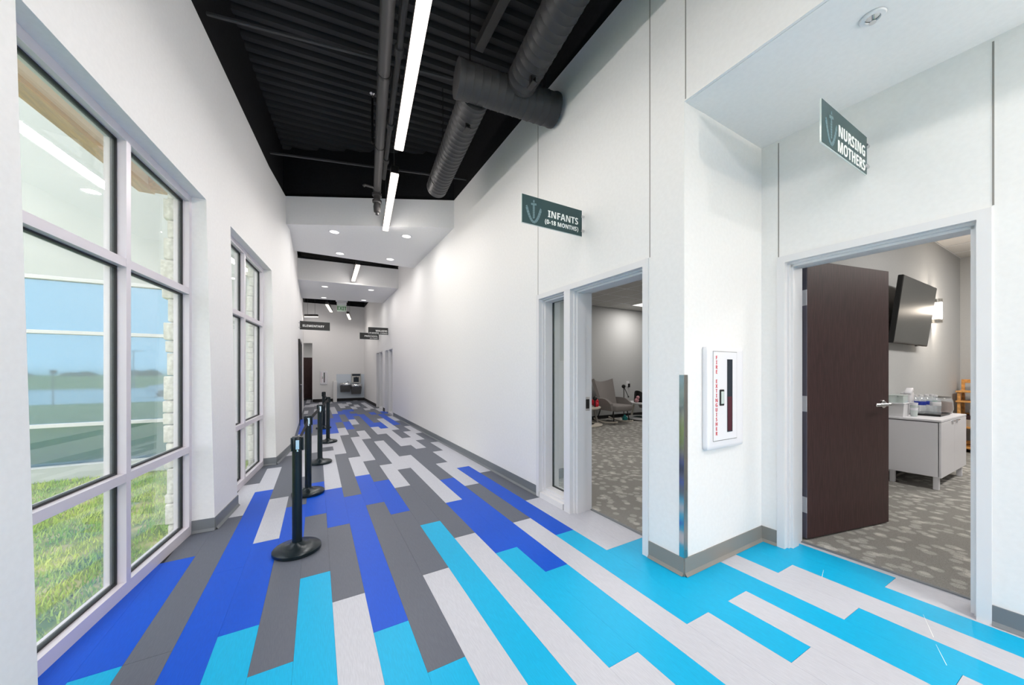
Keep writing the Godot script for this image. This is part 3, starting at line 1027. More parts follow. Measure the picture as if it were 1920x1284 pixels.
func overhead() -> void:
	var o := thing("air_duct", "dark grey spiral duct with a cross piece, hung under the black ceiling on the right", "duct", v(1.63, 3.92, 2.85))
	var c := v(1.63, 3.92, 2.85)
	var runs := [["cross_duct", v(1.085, 3.92, 2.915), v(2.055, 3.92, 2.81), 0.146], ["main_duct", v(1.625, 3.965, 2.72), v(0.62, 3.965, -5.9), 0.138], ["branch_duct", v(1.292, 3.905, 2.99), v(1.475, 3.905, 4.77), 0.140]]
	for r in runs:
		var s := mb()
		lathe(s, spiral(r[1].distance_to(r[2]), r[3]), along(r[1] - c, r[2] - c), 32)
		build(s, r[0], M.duct, o)
	for p in [[v(1.60, 3.83, 2.52), v(1.60, 3.78, 2.50)], [v(1.30, 3.78, 3.24), v(1.30, 3.73, 3.22)]]:
		var s := mb()
		rod(s, p[0] - c, p[1] - c + Vector3(0, -0.01, 0), 0.016, 12)
		cbox(s, T(p[1] - c + Vector3(0, -0.012, 0)), Vector3(0.05, 0.012, 0.10), 0.003)
		for e in [-0.02, 0.02]:
			cbox(s, T((p[0] + p[1]) / 2 - c + Vector3(e, -0.004, 0.02)), Vector3(0.012, 0.07, 0.03), 0.003)
		build(s, "damper_handle", M.dark, o)
	var sc := mb()
	lathe(sc, [Vector2(0, 0), Vector2(0.151, 0), Vector2(0.154, 0.02), Vector2(0.148, 0.045)], along(runs[0][1] - c - Vector3(0.006, 0, 0), runs[0][2] - c), 32)
	build(sc, "end_cap", M.duct, o)
	sc = mb()
	lathe(sc, [Vector2(0.148, 0), Vector2(0.154, 0.02), Vector2(0.151, 0.045), Vector2(0, 0.045)], along(runs[0][2] - c - Vector3(0.04, 0, 0), runs[0][2] - c + Vector3(1, 0, 0.108)), 32)
	build(sc, "end_cap", M.duct, o)
	sc = mb()
	# outlet slot low on the side of the branch
	for k in 6:
		var a := along(runs[2][1] - c, runs[2][2] - c)
		var ang := 2.35 + k * 0.11
		cbox(sc, a * Transform3D(Basis(Vector3.UP, ang), Vector3.ZERO) * T(Vector3(0.141, 1.62, 0)), Vector3(0.008, 0.22, 0.013), 0.001)
	build(sc, "outlet_grille", M.dark, o)
	for p in [v(1.2, 4.06, 2.9), v(1.95, 4.06, 2.82), v(1.44, 4.03, 4.4)]:
		var s := mb()
		rod(s, p - c, p - c + Vector3(0, 1.0, 0), 0.005, 8)
		build(s, "hanger_rod", M.dark, o)
	# fire main
	var a := v(-0.56, 4.02, -5.9)
	var b := v(0.792, 4.02, 5.49)
	o = thing("sprinkler_main", "thick grey pipe running along the black ceiling, left of the light strip", "pipe", b)
	var s := mb()
	rod(s, a - b, Vector3.ZERO, 0.053, 24)
	build(s, "pipe", M.pipe, o)
	var d := (b - a).normalized()
	for t in [-2.22, -1.12, -0.06]:
		s = mb()
		lathe(s, [Vector2(0.05, 0), Vector2(0.060, 0.004), Vector2(0.060, 0.026), Vector2(0.05, 0.03)], along(d * t, d * (t + 1)), 24)
		build(s, "band", M.dark, o)
	s = mb()
	lathe(s, [Vector2(0, -0.36), Vector2(0.022, -0.36), Vector2(0.022, -0.33), Vector2(0.045, -0.32), Vector2(0.052, -0.25), Vector2(0.045, -0.19), Vector2(0.066, -0.18), Vector2(0.066, -0.15), Vector2(0.045, -0.14), Vector2(0.045, -0.09), Vector2(0.068, -0.085), Vector2(0.068, -0.05), Vector2(0.05, -0.04), Vector2(0.05, 0.04), Vector2(0.0, 0.05)], Transform3D.IDENTITY, 24)
	build(s, "drain_valve", M.pipe, o)
	s = mb()
	tube(s, [Vector3(-0.03, -0.02, 0.1), Vector3(-0.18, -0.02, 0.12), Vector3(-0.20, -0.04, 0.12)], 0.018, 10)
	build(s, "side_outlet", M.pipe, o)
	# branch line and upright head
	o = thing("sprinkler_branch", "thin grey pipe beside the light strip with tees, above the thick one", "pipe", v(0.77, 4.28, 4.3))
	var o0 := v(0.77, 4.28, 4.3)
	s = mb()
	rod(s, v(-0.245, 4.28, -5.5) - o0, v(0.905, 4.28, 5.6) - o0, 0.028, 14)
	build(s, "pipe", M.pipe, o)
	for z in [2.6, 3.3, 4.35, 5.1]:
		s = mb()
		var p := v(0.77 + (z - 4.3) * 0.1036, 4.28, z) - o0
		lathe(s, [Vector2(0.02, -0.05), Vector2(0.042, -0.045), Vector2(0.042, 0.045), Vector2(0.02, 0.05)], along(p, p + Vector3(0.1036, 0, -1)), 16)
		rod(s, p, p + Vector3(0.02, 0.70, 0), 0.014, 10)
		build(s, "tee_and_riser", M.pipe, o)
	o = thing("upright_sprinkler", "upright sprinkler with white tip on a black riser left of the thick pipe", "sprinkler", v(0.575, 4.02, 4.35))
	s = mb()
	tube(s, [Vector3(0.014, -0.02, 0), Vector3(0.0, 0.0, 0), Vector3(0, 0.50, 0)], 0.014, 10)
	build(s, "riser", M.dark, o)
	s = mb()
	lathe(s, [Vector2(0.012, 0.50), Vector2(0.016, 0.52), Vector2(0.006, 0.53), Vector2(0.006, 0.555), Vector2(0.028, 0.56), Vector2(0.028, 0.566), Vector2(0, 0.568)], Transform3D.IDENTITY, 16)
	build(s, "head", M.chrome, o)
	# struts across the hall
	var n := 0
	for r in [[v(-0.80, 4.35, 3.815), v(2.08, 4.35, 3.275), "nearest thin grey bar crossing under the ribbed black ceiling"], [v(-0.55, 4.35, 5.825), v(2.06, 4.35, 5.13), "farther thin grey bar crossing in front of the white bulkhead"], [v(-1.1, 4.35, 1.2), v(2.1, 4.35, 0.75), "thin grey bar crossing the ceiling above the camera"]]:
		s = mb()
		var xf := along(r[0], r[1])
		cbox(s, xf * T(Vector3(0, r[0].distance_to(r[1]) / 2, 0)), Vector3(0.026, r[0].distance_to(r[1]), 0.026), 0.004)
		tag(build(s, "ceiling_bar", M.duct), r[2], "bar", "bars across the ceiling")
		n += 1
	s = mb()
	cbox(s, along(v(1.56, 4.90, -3.0), v(1.56, 4.90, 3.55)) * T(Vector3(0, 3.27, 0)), Vector3(0.09, 6.5, 0.11), 0.006)
	tag(build(s, "ceiling_beam", M.pipe), "dark square beam tight under the ceiling above the big duct", "beam")
	# linear lights
	strip_light(v(0.521, 3.70, 1.44), v(0.772, 3.70, 3.84), "long bright light strip nearest the camera, beside the thick grey pipe", 3.6)
	strip_light(v(0.826, 3.70, 4.33), v(1.02, 3.70, 6.155), "second light strip, ending at the first white bulkhead", 3.4)
	strip_light(v(0.83, 3.72, 8.55), v(0.865, 3.72, 10.12), "light strip in the recess between the two white bulkheads", 2.4)
	strip_light(v(0.325, 3.55, 13.2), v(0.506, 3.55, 14.74), "small light strip left of the exit sign in the far recess", 1.4)
	strip_light(v(1.086, 3.55, 14.98), v(1.279, 3.55, 16.5), "small light strip right of the exit sign in the far recess", 1.4)
	strip_light(v(-0.395, 3.55, 16.6), v(0.076, 3.55, 16.35), "short crosswise light strip above the ELEMENTARY sign", 0.8)
	strip_light(v(0.24, 3.70, -1.3), v(0.49, 3.70, 1.1), "added unseen light strip above and just behind the camera", 4.2)  # added lamp out of view, brightens the hall
	strip_light(v(-0.05, 3.70, -4.1), v(0.20, 3.70, -1.7), "unseen light strip added at the back end of the hall", 4.2)  # another unseen strip, added for more light from behind
	for q in [[0.287, 3.80, 6.905, "front left", 0.6], [1.441, 3.80, 6.49, "front right", 0.6], [0.443, 3.80, 8.12, "rear left", 0.6], [1.426, 3.80, 8.0, "rear right", 0.6]]:
		downlight(v(q[0], q[1], q[2]), "round downlight in the nearer white bulkhead, the %s one of four" % q[3], q[4])
	for q in [[0.217, 3.66, 10.862, "front left", 0.5], [1.376, 3.66, 10.682, "front right", 0.5], [0.221, 3.66, 12.52, "rear left", 0.5], [1.368, 3.66, 12.33, "rear right", 0.5]]:
		downlight(v(q[0], q[1], q[2]), "round downlight in the farther white bulkhead, the %s one of four" % q[3], q[4])
	for q in [[2.62, -1.0, "nearer"], [2.62, -3.2, "farther"]]:  # added downlights out of view, they brighten the right-hand recess
		downlight(v(q[0], 3.118, q[1]), "unseen round downlight added to the ceiling of the right-hand recess behind the camera, the %s of two" % q[2], 2.2)
	for q in [[-1.3, "nearer"], [-3.6, "farther"]]:  # added wall lamps out of view, they lift the recess walls and ceiling
		sconce(v(NX(q[0]) - 0.055, 2.05, q[0]), "unseen wall sconce added on the recess wall behind the camera, the %s of two" % q[1], PI / 2, 1.3)
	downlight(v(-0.36, 2.698, 18.6), "small round downlight added to brighten the low passage at the end of the hall", 0.6)  # added lamp that brightens the white passage walls
	o = thing("recessed_sprinkler", "small white recessed sprinkler in the ceiling above the second doorway", "sprinkler", v(2.43, 3.118, 0.64))
	s = mb()
	lathe(s, [Vector2(0.026, -0.002), Vector2(0.030, -0.008), Vector2(0.046, -0.006), Vector2(0.05, 0.0)], Transform3D.IDENTITY, 28)
	build(s, "escutcheon", M.frame, o)
	s = mb()
	lathe(s, [Vector2(0, -0.028), Vector2(0.014, -0.028), Vector2(0.014, -0.025), Vector2(0.004, -0.023), Vector2(0.004, 0.0), Vector2(0.026, 0.0)], Transform3D.IDENTITY, 20)
	build(s, "deflector", M.chrome, o)
	s = mb()
	rod(s, Vector3(0.008, -0.022, 0), Vector3(0.008, 0, 0), 0.004, 8)
	build(s, "bulb", M.green, o)

# ---------------------------------------------------------------- things in the hall
func hall_things() -> void:
	# queue posts
	var posts := [Vector2(-0.122, 3.078), Vector2(-0.072, 4.45), Vector2(0.054, 5.832), Vector2(0.202, 7.456), Vector2(0.163, 9.299)]
	var say := ["dark queue post nearest the camera, standing on a grey plank", "second dark queue post, its base on the blue planks", "third dark queue post, beside the far window", "fourth dark queue post, on the pale planks", "farthest dark queue post, in shade by the end of the row"]
	for i in 5:
		var o := thing("queue_post", say[i], "queue post", v(posts[i].x, 0, posts[i].y), 0.0, "row of belt barrier posts")
		var s := mb()
		lathe(s, [Vector2(0, 0), Vector2(0.152, 0), Vector2(0.160, 0.008), Vector2(0.160, 0.026), Vector2(0.152, 0.034), Vector2(0.10, 0.044), Vector2(0.050, 0.058), Vector2(0.040, 0.072), Vector2(0, 0.072)], Transform3D.IDENTITY, 48)
		build(s, "base", M.post, o)
		s = mb()
		lathe(s, [Vector2(0.033, 0.06), Vector2(0.033, 0.76)], Transform3D.IDENTITY, 32)
		build(s, "pole", M.post, o)
		s = mb()
		lathe(s, [Vector2(0.031, 0.755), Vector2(0.0345, 0.757), Vector2(0.0345, 0.85), Vector2(0.032, 0.856), Vector2(0, 0.858)], Transform3D.IDENTITY, 32)
		for k in 4:
			var b := Basis(Vector3.UP, k * PI / 2 + 0.1)
			for e in [-0.016, 0.016]:
				cbox(s, Transform3D(b, b * Vector3(0.0355, 0.80, e)), Vector3(0.010, 0.095, 0.006), 0.002)
		build(s, "belt_head", M.post, o)
		for k in 4:
			var b := Basis(Vector3.UP, k * PI / 2 + 0.1)
			s = mb()
			cbox(s, Transform3D(b, b * Vector3(0.034, 0.80, 0)), Vector3(0.004, 0.07, 0.024), 0.001)
			cbox(s, Transform3D(b, b * Vector3(0.0385, 0.758, 0.0)), Vector3(0.006, 0.020, 0.012), 0.002)
			build(s, "belt_slot", M.chrome if i < 3 else M.dark, o)
		if i < 4:
			var d := v(posts[i + 1].x - posts[i].x, 0, posts[i + 1].y - posts[i].y)
			s = mb()
			var u := d.normalized()
			cbox(s, Transform3D(Basis(u.cross(Vector3.UP), Vector3.UP, -u), d / 2 + Vector3(0, 0.80, 0)), Vector3(0.003, 0.048, d.length() - 0.104), 0.0005)
			build(s, "belt", M.belt, o)
	# fire extinguisher cabinet
	var o := extinguisher("white wall cabinet lettered FIRE EXTINGUISHER in red, beside the steel corner guard")
	o.position = v(2.527, 1.163, 1.4505)
	o = extinguisher("small white extinguisher cabinet on the far end wall, left of the drinking fountains")
	o.position = v(0.305, 1.045, END)
	o.scale = Vector3(0.64, 0.85, 0.9)
	# steel corner guard
	o = thing("corner_guard", "polished steel guard on the wall corner between the two doorways", "corner guard", v(2.1085, 0.118, 1.4465))
	var s := mb()
	box(s, -0.002, 0.0015, 0.0, 1.205, 0.0, 0.034)
	build(s, "hall_leg", M.steel, o)
	s = mb()
	box(s, -0.002, 0.034, 0.0, 1.205, -0.0035, 0.0)
	for y in [0.05, 0.45, 0.8, 1.15]:
		rod(s, v(0.018, y, -0.003), v(0.018, y, -0.0055), 0.004, 10)
	build(s, "recess_leg", M.brushed, o)
	# drinking fountains
	s = mb()
	box(s, 0.66, 0.80, 0.0, 0.90, END - 0.45, END)
	wall(s, "wall_fountain_wing", M.white)
	s = mb()
	box(s, 0.80, 2.0, 0.12, 1.20, END - 0.012, END)
	wall(s, "trim_9", mat(Color(0.80, 0.84, 0.88), 0.4))
	for q in [[1.145, 0.41, 0.80, "left drinking fountain on the end wall, the lower-backed one"], [1.590, 0.30, 0.745, "right drinking fountain on the end wall, under the bottle filler panel"]]:
		o = thing("drinking_fountain", q[3], "drinking fountain", v(q[0], q[1], END - 0.012), 0.0, "pair of steel drinking fountains")
		s = mb()
		var h: float = q[2] - q[1]
		hexa(s, [Vector3(-0.19, 0, 0), Vector3(0.19, 0, 0), Vector3(0.19, 0, 0.22), Vector3(-0.19, 0, 0.22)], [Vector3(-0.215, h - 0.12, 0), Vector3(0.215, h - 0.12, 0), Vector3(0.215, h - 0.12, 0.36), Vector3(-0.215, h - 0.12, 0.36)])
		build(s, "apron", M.brushed, o)
		s = mb()
		rbox(s, T(Vector3(0, h - 0.05, 0.20)), Vector3(0.45, 0.14, 0.40), 0.05, 6)
		build(s, "basin", M.steel, o)
		s = mb()
		tube(s, [Vector3(0.13, h + 0.01, 0.1), Vector3(0.13, h + 0.06, 0.1), Vector3(0.08, h + 0.075, 0.14)], 0.014, 10)
		build(s, "bubbler", M.chrome, o)
	o = thing("bottle_filler", "grey steel bottle filling panel above the right drinking fountain", "bottle filler", v(1.60, 0.80, END - 0.012))
	s = mb()
	cbox(s, T(Vector3(0, 0.21, 0.03)), Vector3(0.40, 0.42, 0.06), 0.01)
	build(s, "panel", M.brushed, o)
	s = mb()
	cbox(s, T(Vector3(0, 0.36, 0.062)), Vector3(0.34, 0.09, 0.006), 0.002)
	build(s, "display_strip", M.smoke, o)
	s = mb()
	cbox(s, T(Vector3(0, 0.15, 0.062)), Vector3(0.22, 0.22, 0.004), 0.001)
	rod(s, Vector3(0, 0.27, 0.06), Vector3(0, 0.24, 0.10), 0.02, 12)
	build(s, "filling_niche", M.smoke, o)

func extinguisher(label: String) -> Node3D:
	var o := thing("extinguisher_cabinet", label, "fire cabinet")
	var s := mb()
	rbox(s, T(Vector3(0, 0, 0.022)), Vector3(0.452, 0.712, 0.044), 0.018, 6)
	build(s, "frame", M.cabinet, o)
	s = mb()
	cbox(s, T(Vector3(-0.022, 0.012, 0.046)), Vector3(0.284, 0.612, 0.006), 0.002)
	var door := build(s, "door", M.cabinet, o)
	s = mb()
	for r in [[-0.165, -0.162, -0.296, 0.32], [0.1205, 0.1235, -0.296, 0.32], [-0.165, 0.1235, 0.319, 0.322], [-0.165, 0.1235, -0.298, -0.295]]:
		cbox(s, T(Vector3((r[0] + r[1]) / 2, (r[2] + r[3]) / 2, 0.0455)), Vector3(r[1] - r[0], r[3] - r[2], 0.003), 0.0005)
	build(s, "door_gap", M.grey, o)
	s = mb()
	cbox(s, T(Vector3(0.029, 0.012, 0.0495)), Vector3(0.066, 0.512, 0.003), 0.001)
	build(s, "glazing_strip", M.smoke, door)
	s = mb()
	cbox(s, T(Vector3(-0.071, 0.001, 0.051)), Vector3(0.050, 0.112, 0.008), 0.003)
	build(s, "pull_recess", M.dark, door)
	s = mb()
	cbox(s, T(Vector3(-0.071, 0.001, 0.056)), Vector3(0.030, 0.086, 0.006), 0.002)
	build(s, "pull_handle", M.acrylic, door)
	s = mb()
	cbox(s, T(Vector3(0.026, -0.115, 0.0512)), Vector3(0.052, 0.24, 0.001), 0.0003)
	build(s, "red_canister_glimpse", mat(Color(0.30, 0.13, 0.18), 0.2), door)
	var words := "FIRE EXTINGUISHER"
	for k in words.length():
		if words[k] != " ":
			text(door, words[k], 0.0245, Vector3(-0.131, 0.277 - k * 0.0326, 0.049), Basis.IDENTITY, M.red, 0, 0.002, 1.15)
	return o

# ---------------------------------------------------------------- room behind the first doorway
func infant_room() -> void:
	# rocking chair, seat towards +x of its own axes
	var o := thing("rocking_chair", "grey upholstered wing-back rocking chair on wooden rockers, in the room behind the first doorway", "rocking chair", v(6.77, 0.004, 6.67), -1.58)
	var back := func(u: float, w: float) -> Vector3:
		var half := 0.27 + 0.09 * w
		var top := 0.70 + 0.055 * (absf(u) * absf(u) * 1.6 - 0.4)
		return Vector3(-0.24 - 0.26 * w + 0.13 * u * u, 0.36 + w * top, u * half)
	var s := mb()
	sheet(s, back, 0.075, 12, 8)
	build(s, "wing_back", M.fabric, o)
	s = mb()
	rbox(s, T(Vector3(0.08, 0.40, 0)), Vector3(0.68, 0.16, 0.60), 0.07, 6)
	build(s, "seat", M.fabric, o)
	for e in [-1.0, 1.0]:
		s = mb()
		var arm := func(u: float, w: float) -> Vector3:
			var x := -0.26 + (u + 1.0) * 0.28
			var h := 0.34 + w * (0.30 - 0.12 * pow(maxf(u, 0.0), 2.0))
			return Vector3(x, h, e * (0.31 + 0.035 * w))
		sheet(s, arm, 0.07, 6, 5)
		build(s, "arm", M.fabric, o)
		for x in [-0.20, 0.26]:
			s = mb()
			rod(s, Vector3(x, 0.34, e * 0.24), Vector3(x + (0.05 if x > 0 else -0.09), 0.055, e * 0.27), 0.013, 10)
			build(s, "leg", M.dark, o)
		s = mb()
		var pts := []
		for k in 9:
			var a := -1.0 + k / 4.0
			pts.append(Vector3(a * 0.42, 0.022 + 0.055 * a * a, e * 0.27))
		for k in 8:
			var m: Vector3 = (pts[k] + pts[k + 1]) / 2
			cbox(s, along(pts[k], pts[k + 1]) * T(Vector3(0, pts[k].distance_to(pts[k + 1]) / 2, 0)), Vector3(0.032, pts[k].distance_to(pts[k + 1]) + 0.012, 0.040), 0.006)
		build(s, "rocker", M.cream, o)
	# activity saucers either side
	saucer(v(5.80, 0.004, 6.75), "cream baby activity saucer with red and dark toys, left of the rocking chair", true)
	saucer(v(7.97, 0.0265, 6.68), "white baby activity table with dark seat, right of the rocking chair", false)
	o = thing("play_mat", "round green play mat with a pale rim on the carpet, right of the rocking chair", "mat", v(8.12, 0.004, 6.62))
	s = mb()
	lathe(s, [Vector2(0, 0), Vector2(0.54, 0), Vector2(0.54, 0.012), Vector2(0, 0.012)], Transform3D.IDENTITY, 40)
	build(s, "mat_top", M.matgreen, o)
	s = mb()
	lathe(s, [Vector2(0.54, 0), Vector2(0.58, 0.004), Vector2(0.575, 0.018), Vector2(0.54, 0.018), Vector2(0.535, 0.012)], Transform3D.IDENTITY, 40)
	build(s, "rim", M.grey, o)
	o = thing("toy_block", "small turquoise toy on the floor by the right rocker", "toy", v(7.33, 0.004, 6.78))
	s = mb()
	rbox(s, T(Vector3(0, 0.05, 0)), Vector3(0.14, 0.10, 0.10), 0.03, 4)
	build(s, "body", M.teal, o)
	s = mb()
	lathe(s, [Vector2(0, 0.08), Vector2(0.03, 0.09), Vector2(0.035, 0.12), Vector2(0.02, 0.15), Vector2(0, 0.155)], Transform3D.IDENTITY, 14)
	build(s, "knob", M.teal, o)
	# thin stand and socket
	o = thing("camera_stand", "thin black stand with round head and slanted arm behind the rocking chair", "stand", v(7.68, 0.004, 7.14))
	s = mb()
	lathe(s, [Vector2(0, 0), Vector2(0.07, 0), Vector2(0.07, 0.012), Vector2(0.012, 0.02), Vector2(0.011, 0.82), Vector2(0.018, 0.84), Vector2(0, 0.86)], Transform3D.IDENTITY, 16)
	build(s, "pole", M.pipe, o)
	s = mb()
	ball(s, Vector3(-0.01, 0.90, 0), 0.055)
	build(s, "round_head", M.dark, o)
	s = mb()
	rod(s, Vector3(0.02, 0.86, 0.0), Vector3(0.15, 0.60, 0.03), 0.010, 8)
	rbox(s, T(Vector3(0.15, 0.60, 0.03)), Vector3(0.04, 0.05, 0.04), 0.015, 4)
	build(s, "slanted_arm", M.pipe, o)
	o = thing("wall_socket", "white wall socket with a black charger on the grey room wall", "socket", v(8.03, 0.90, 7.298))
	s = mb()
	cbox(s, T(Vector3(-0.03, 0.07, 0.004)), Vector3(0.12, 0.15, 0.008), 0.003)
	build(s, "plate", M.frame, o)
	s = mb()
	rbox(s, T(Vector3(0.0, 0.02, 0.03)), Vector3(0.06, 0.12, 0.05), 0.02, 4)
	build(s, "charger", M.dark, o)
	# low white partition seen through the sidelight
	o = thing("partition", "low white partition with a post, seen through the narrow glass beside the first doorway", "partition", v(2.62, 0.004, 3.55))
	s = mb()
	cbox(s, T(Vector3(-0.04, 0.74, 0)), Vector3(0.46, 1.46, 0.05), 0.006)
	build(s, "panel", M.white, o)
	s = mb()
	cbox(s, T(Vector3(0.02, 2.28, 0)), Vector3(0.06, 1.62, 0.06), 0.004)
	build(s, "post", M.frame, o)
	s = mb()
	cbox(s, T(Vector3(-0.04, 0.06, 0.03)), Vector3(0.46, 0.12, 0.012), 0.003)
	build(s, "kick_strip", M.sub, o)
	# ceiling fittings
	for q in [[7.85, 6.45, "flat white ceiling light panel in the room behind the first doorway"], [4.3, 4.3, "ceiling light panel nearer the hall in the room behind the first doorway"], [5.5, 2.6, "ceiling light panel beside the partition wall in the room behind the first doorway"]]:
		o = thing("ceiling_light_panel", q[2], "light", v(q[0], 3.15, q[1]), 0.0, "square ceiling panels")
		s = mb()
		for e in [[0.0, 0.30, 0.6, 0.02], [0.0, -0.30, 0.6, 0.02]]:
			cbox(s, T(Vector3(e[0], -0.004, e[1])), Vector3(e[2] + 0.02, 0.012, e[3]), 0.002)
			cbox(s, T(Vector3(e[1], -0.004, 0)), Vector3(e[3], 0.012, 0.58), 0.002)
		build(s, "frame", M.frame, o)
		s = mb()
		cbox(s, T(Vector3(0, 0.0, 0)), Vector3(0.58, 0.008, 0.58), 0.001)
		build(s, "diffuser", M.lens, o)
		area_light("ceiling_panel_lamp", down(v(q[0], 3.135, q[1])), Vector2(0.56, 0.56), INFANT)
	o = thing("ceiling_vent", "dark square ceiling vent just inside the first doorway", "vent", v(3.55, 3.148, 2.95))
	s = mb()
	cbox(s, T(Vector3(0, -0.006, 0)), Vector3(0.30, 0.014, 0.30), 0.003)
	build(s, "frame", M.frame, o)
	s = mb()
	for k in 5:
		cbox(s, T(Vector3(0, -0.015, -0.1 + k * 0.05)), Vector3(0.24, 0.008, 0.028), 0.002)
	build(s, "louvre", M.sub, o)

func saucer(at: Vector3, label: String, left: bool) -> void:
	var o := thing("activity_saucer", label, "baby toy", at)
	var s := mb()
	lathe(s, [Vector2(0.30, 0.02), Vector2(0.46, 0.0), Vector2(0.50, 0.012), Vector2(0.50, 0.03), Vector2(0.36, 0.055), Vector2(0.30, 0.04), Vector2(0.30, 0.02)], Transform3D.IDENTITY, 36)
	build(s, "base_ring", M.cream if left else M.frame, o)
	for k in 3:
		s = mb()
		var a := k * TAU / 3 + 0.4
		rod(s, Vector3(cos(a) * 0.40, 0.03, sin(a) * 0.40), Vector3(cos(a) * 0.31, 0.42, sin(a) * 0.31), 0.03, 12, 0.024)
		build(s, "leg", M.grey if left else M.cream, o)
	s = mb()
	lathe(s, [Vector2(0.17, 0.42), Vector2(0.42, 0.41), Vector2(0.455, 0.43), Vector2(0.455, 0.455), Vector2(0.40, 0.465), Vector2(0.18, 0.455), Vector2(0.17, 0.42)], Transform3D.IDENTITY, 36)
	build(s, "tray", M.cream if left else M.frame, o)
	s = mb()
	lathe(s, [Vector2(0, 0.28), Vector2(0.12, 0.30), Vector2(0.16, 0.40), Vector2(0.17, 0.46), Vector2(0.15, 0.47), Vector2(0.10, 0.36), Vector2(0, 0.33)], Transform3D.IDENTITY, 24)
	build(s, "seat_sling", M.teal if left else M.fabric, o)
	if left:
		for q in [[0.33, 0.10, 0.10, M.red, "red_toy"], [0.20, 0.30, 0.06, M.red, "red_ball"]]:
			s = mb()
			ball(s, Vector3(q[0], 0.455 + q[2], q[1]), q[2])
			build(s, q[4], q[3], o)
		s = mb()
		rod(s, Vector3(0.12, 0.45, 0.33), Vector3(0.12, 0.62, 0.33), 0.016, 8)
		ball(s, Vector3(0.12, 0.67, 0.33), 0.055)
		build(s, "dark_toy", M.dark, o)
	else:
		s = mb()
		var f := func(u: float, w: float) -> Vector3:
			return Vector3(-0.26 + 0.05 * u * u, 0.46 + 0.32 * w - 0.05 * u * u, u * (0.15 - 0.03 * w))
		sheet(s, f, 0.05, 8, 6)
		build(s, "seat_back", M.dark, o)
		s = mb()
		ball(s, Vector3(-0.36, 0.52, 0.06), 0.06)
		ball(s, Vector3(-0.34, 0.60, 0.08), 0.045)
		build(s, "pink_toy", mat(Color(0.75, 0.55, 0.58), 0.5), o)

func sconce(at: Vector3, label: String, turn: float, energy: float) -> void:
	# upright cylinder on a back plate; turn 0 faces the camera side
	var o := thing("wall_sconce", label, "wall lamp", at, -turn)
	var s := mb()
	lathe(s, [Vector2(0, -0.13), Vector2(0.062, -0.13), Vector2(0.062, 0.13), Vector2(0, 0.13)], Transform3D.IDENTITY, 24)
	build(s, "shade", glow(Color(1.0, 0.92, 0.83), 1.3), o)
	for e in [-1.0, 1.0]:
		s = mb()
		lathe(s, [Vector2(0, -0.025), Vector2(0.068, -0.025), Vector2(0.068, 0.025), Vector2(0, 0.025)], T(Vector3(0, e * 0.15, 0)), 24)
		build(s, "metal_band", M.brushed, o)
	s = mb()
	cbox(s, T(Vector3(0, 0, -0.052)), Vector3(0.08, 0.24, 0.012), 0.003)
	build(s, "back_plate", M.brushed, o)
	var l := OmniLight3D.new()
	l.name = numbered("sconce_lamp")
	l.light_color = Color(1.0, 0.94, 0.87)
	l.light_energy = energy
	l.omni_range = 20.0
	l.omni_attenuation = 2.0
	l.light_size = 0.05
	l.shadow_enabled = true
	add_child(l)
	l.position = at + Basis(Vector3.UP, -turn) * Vector3(0, 0, 0.13)

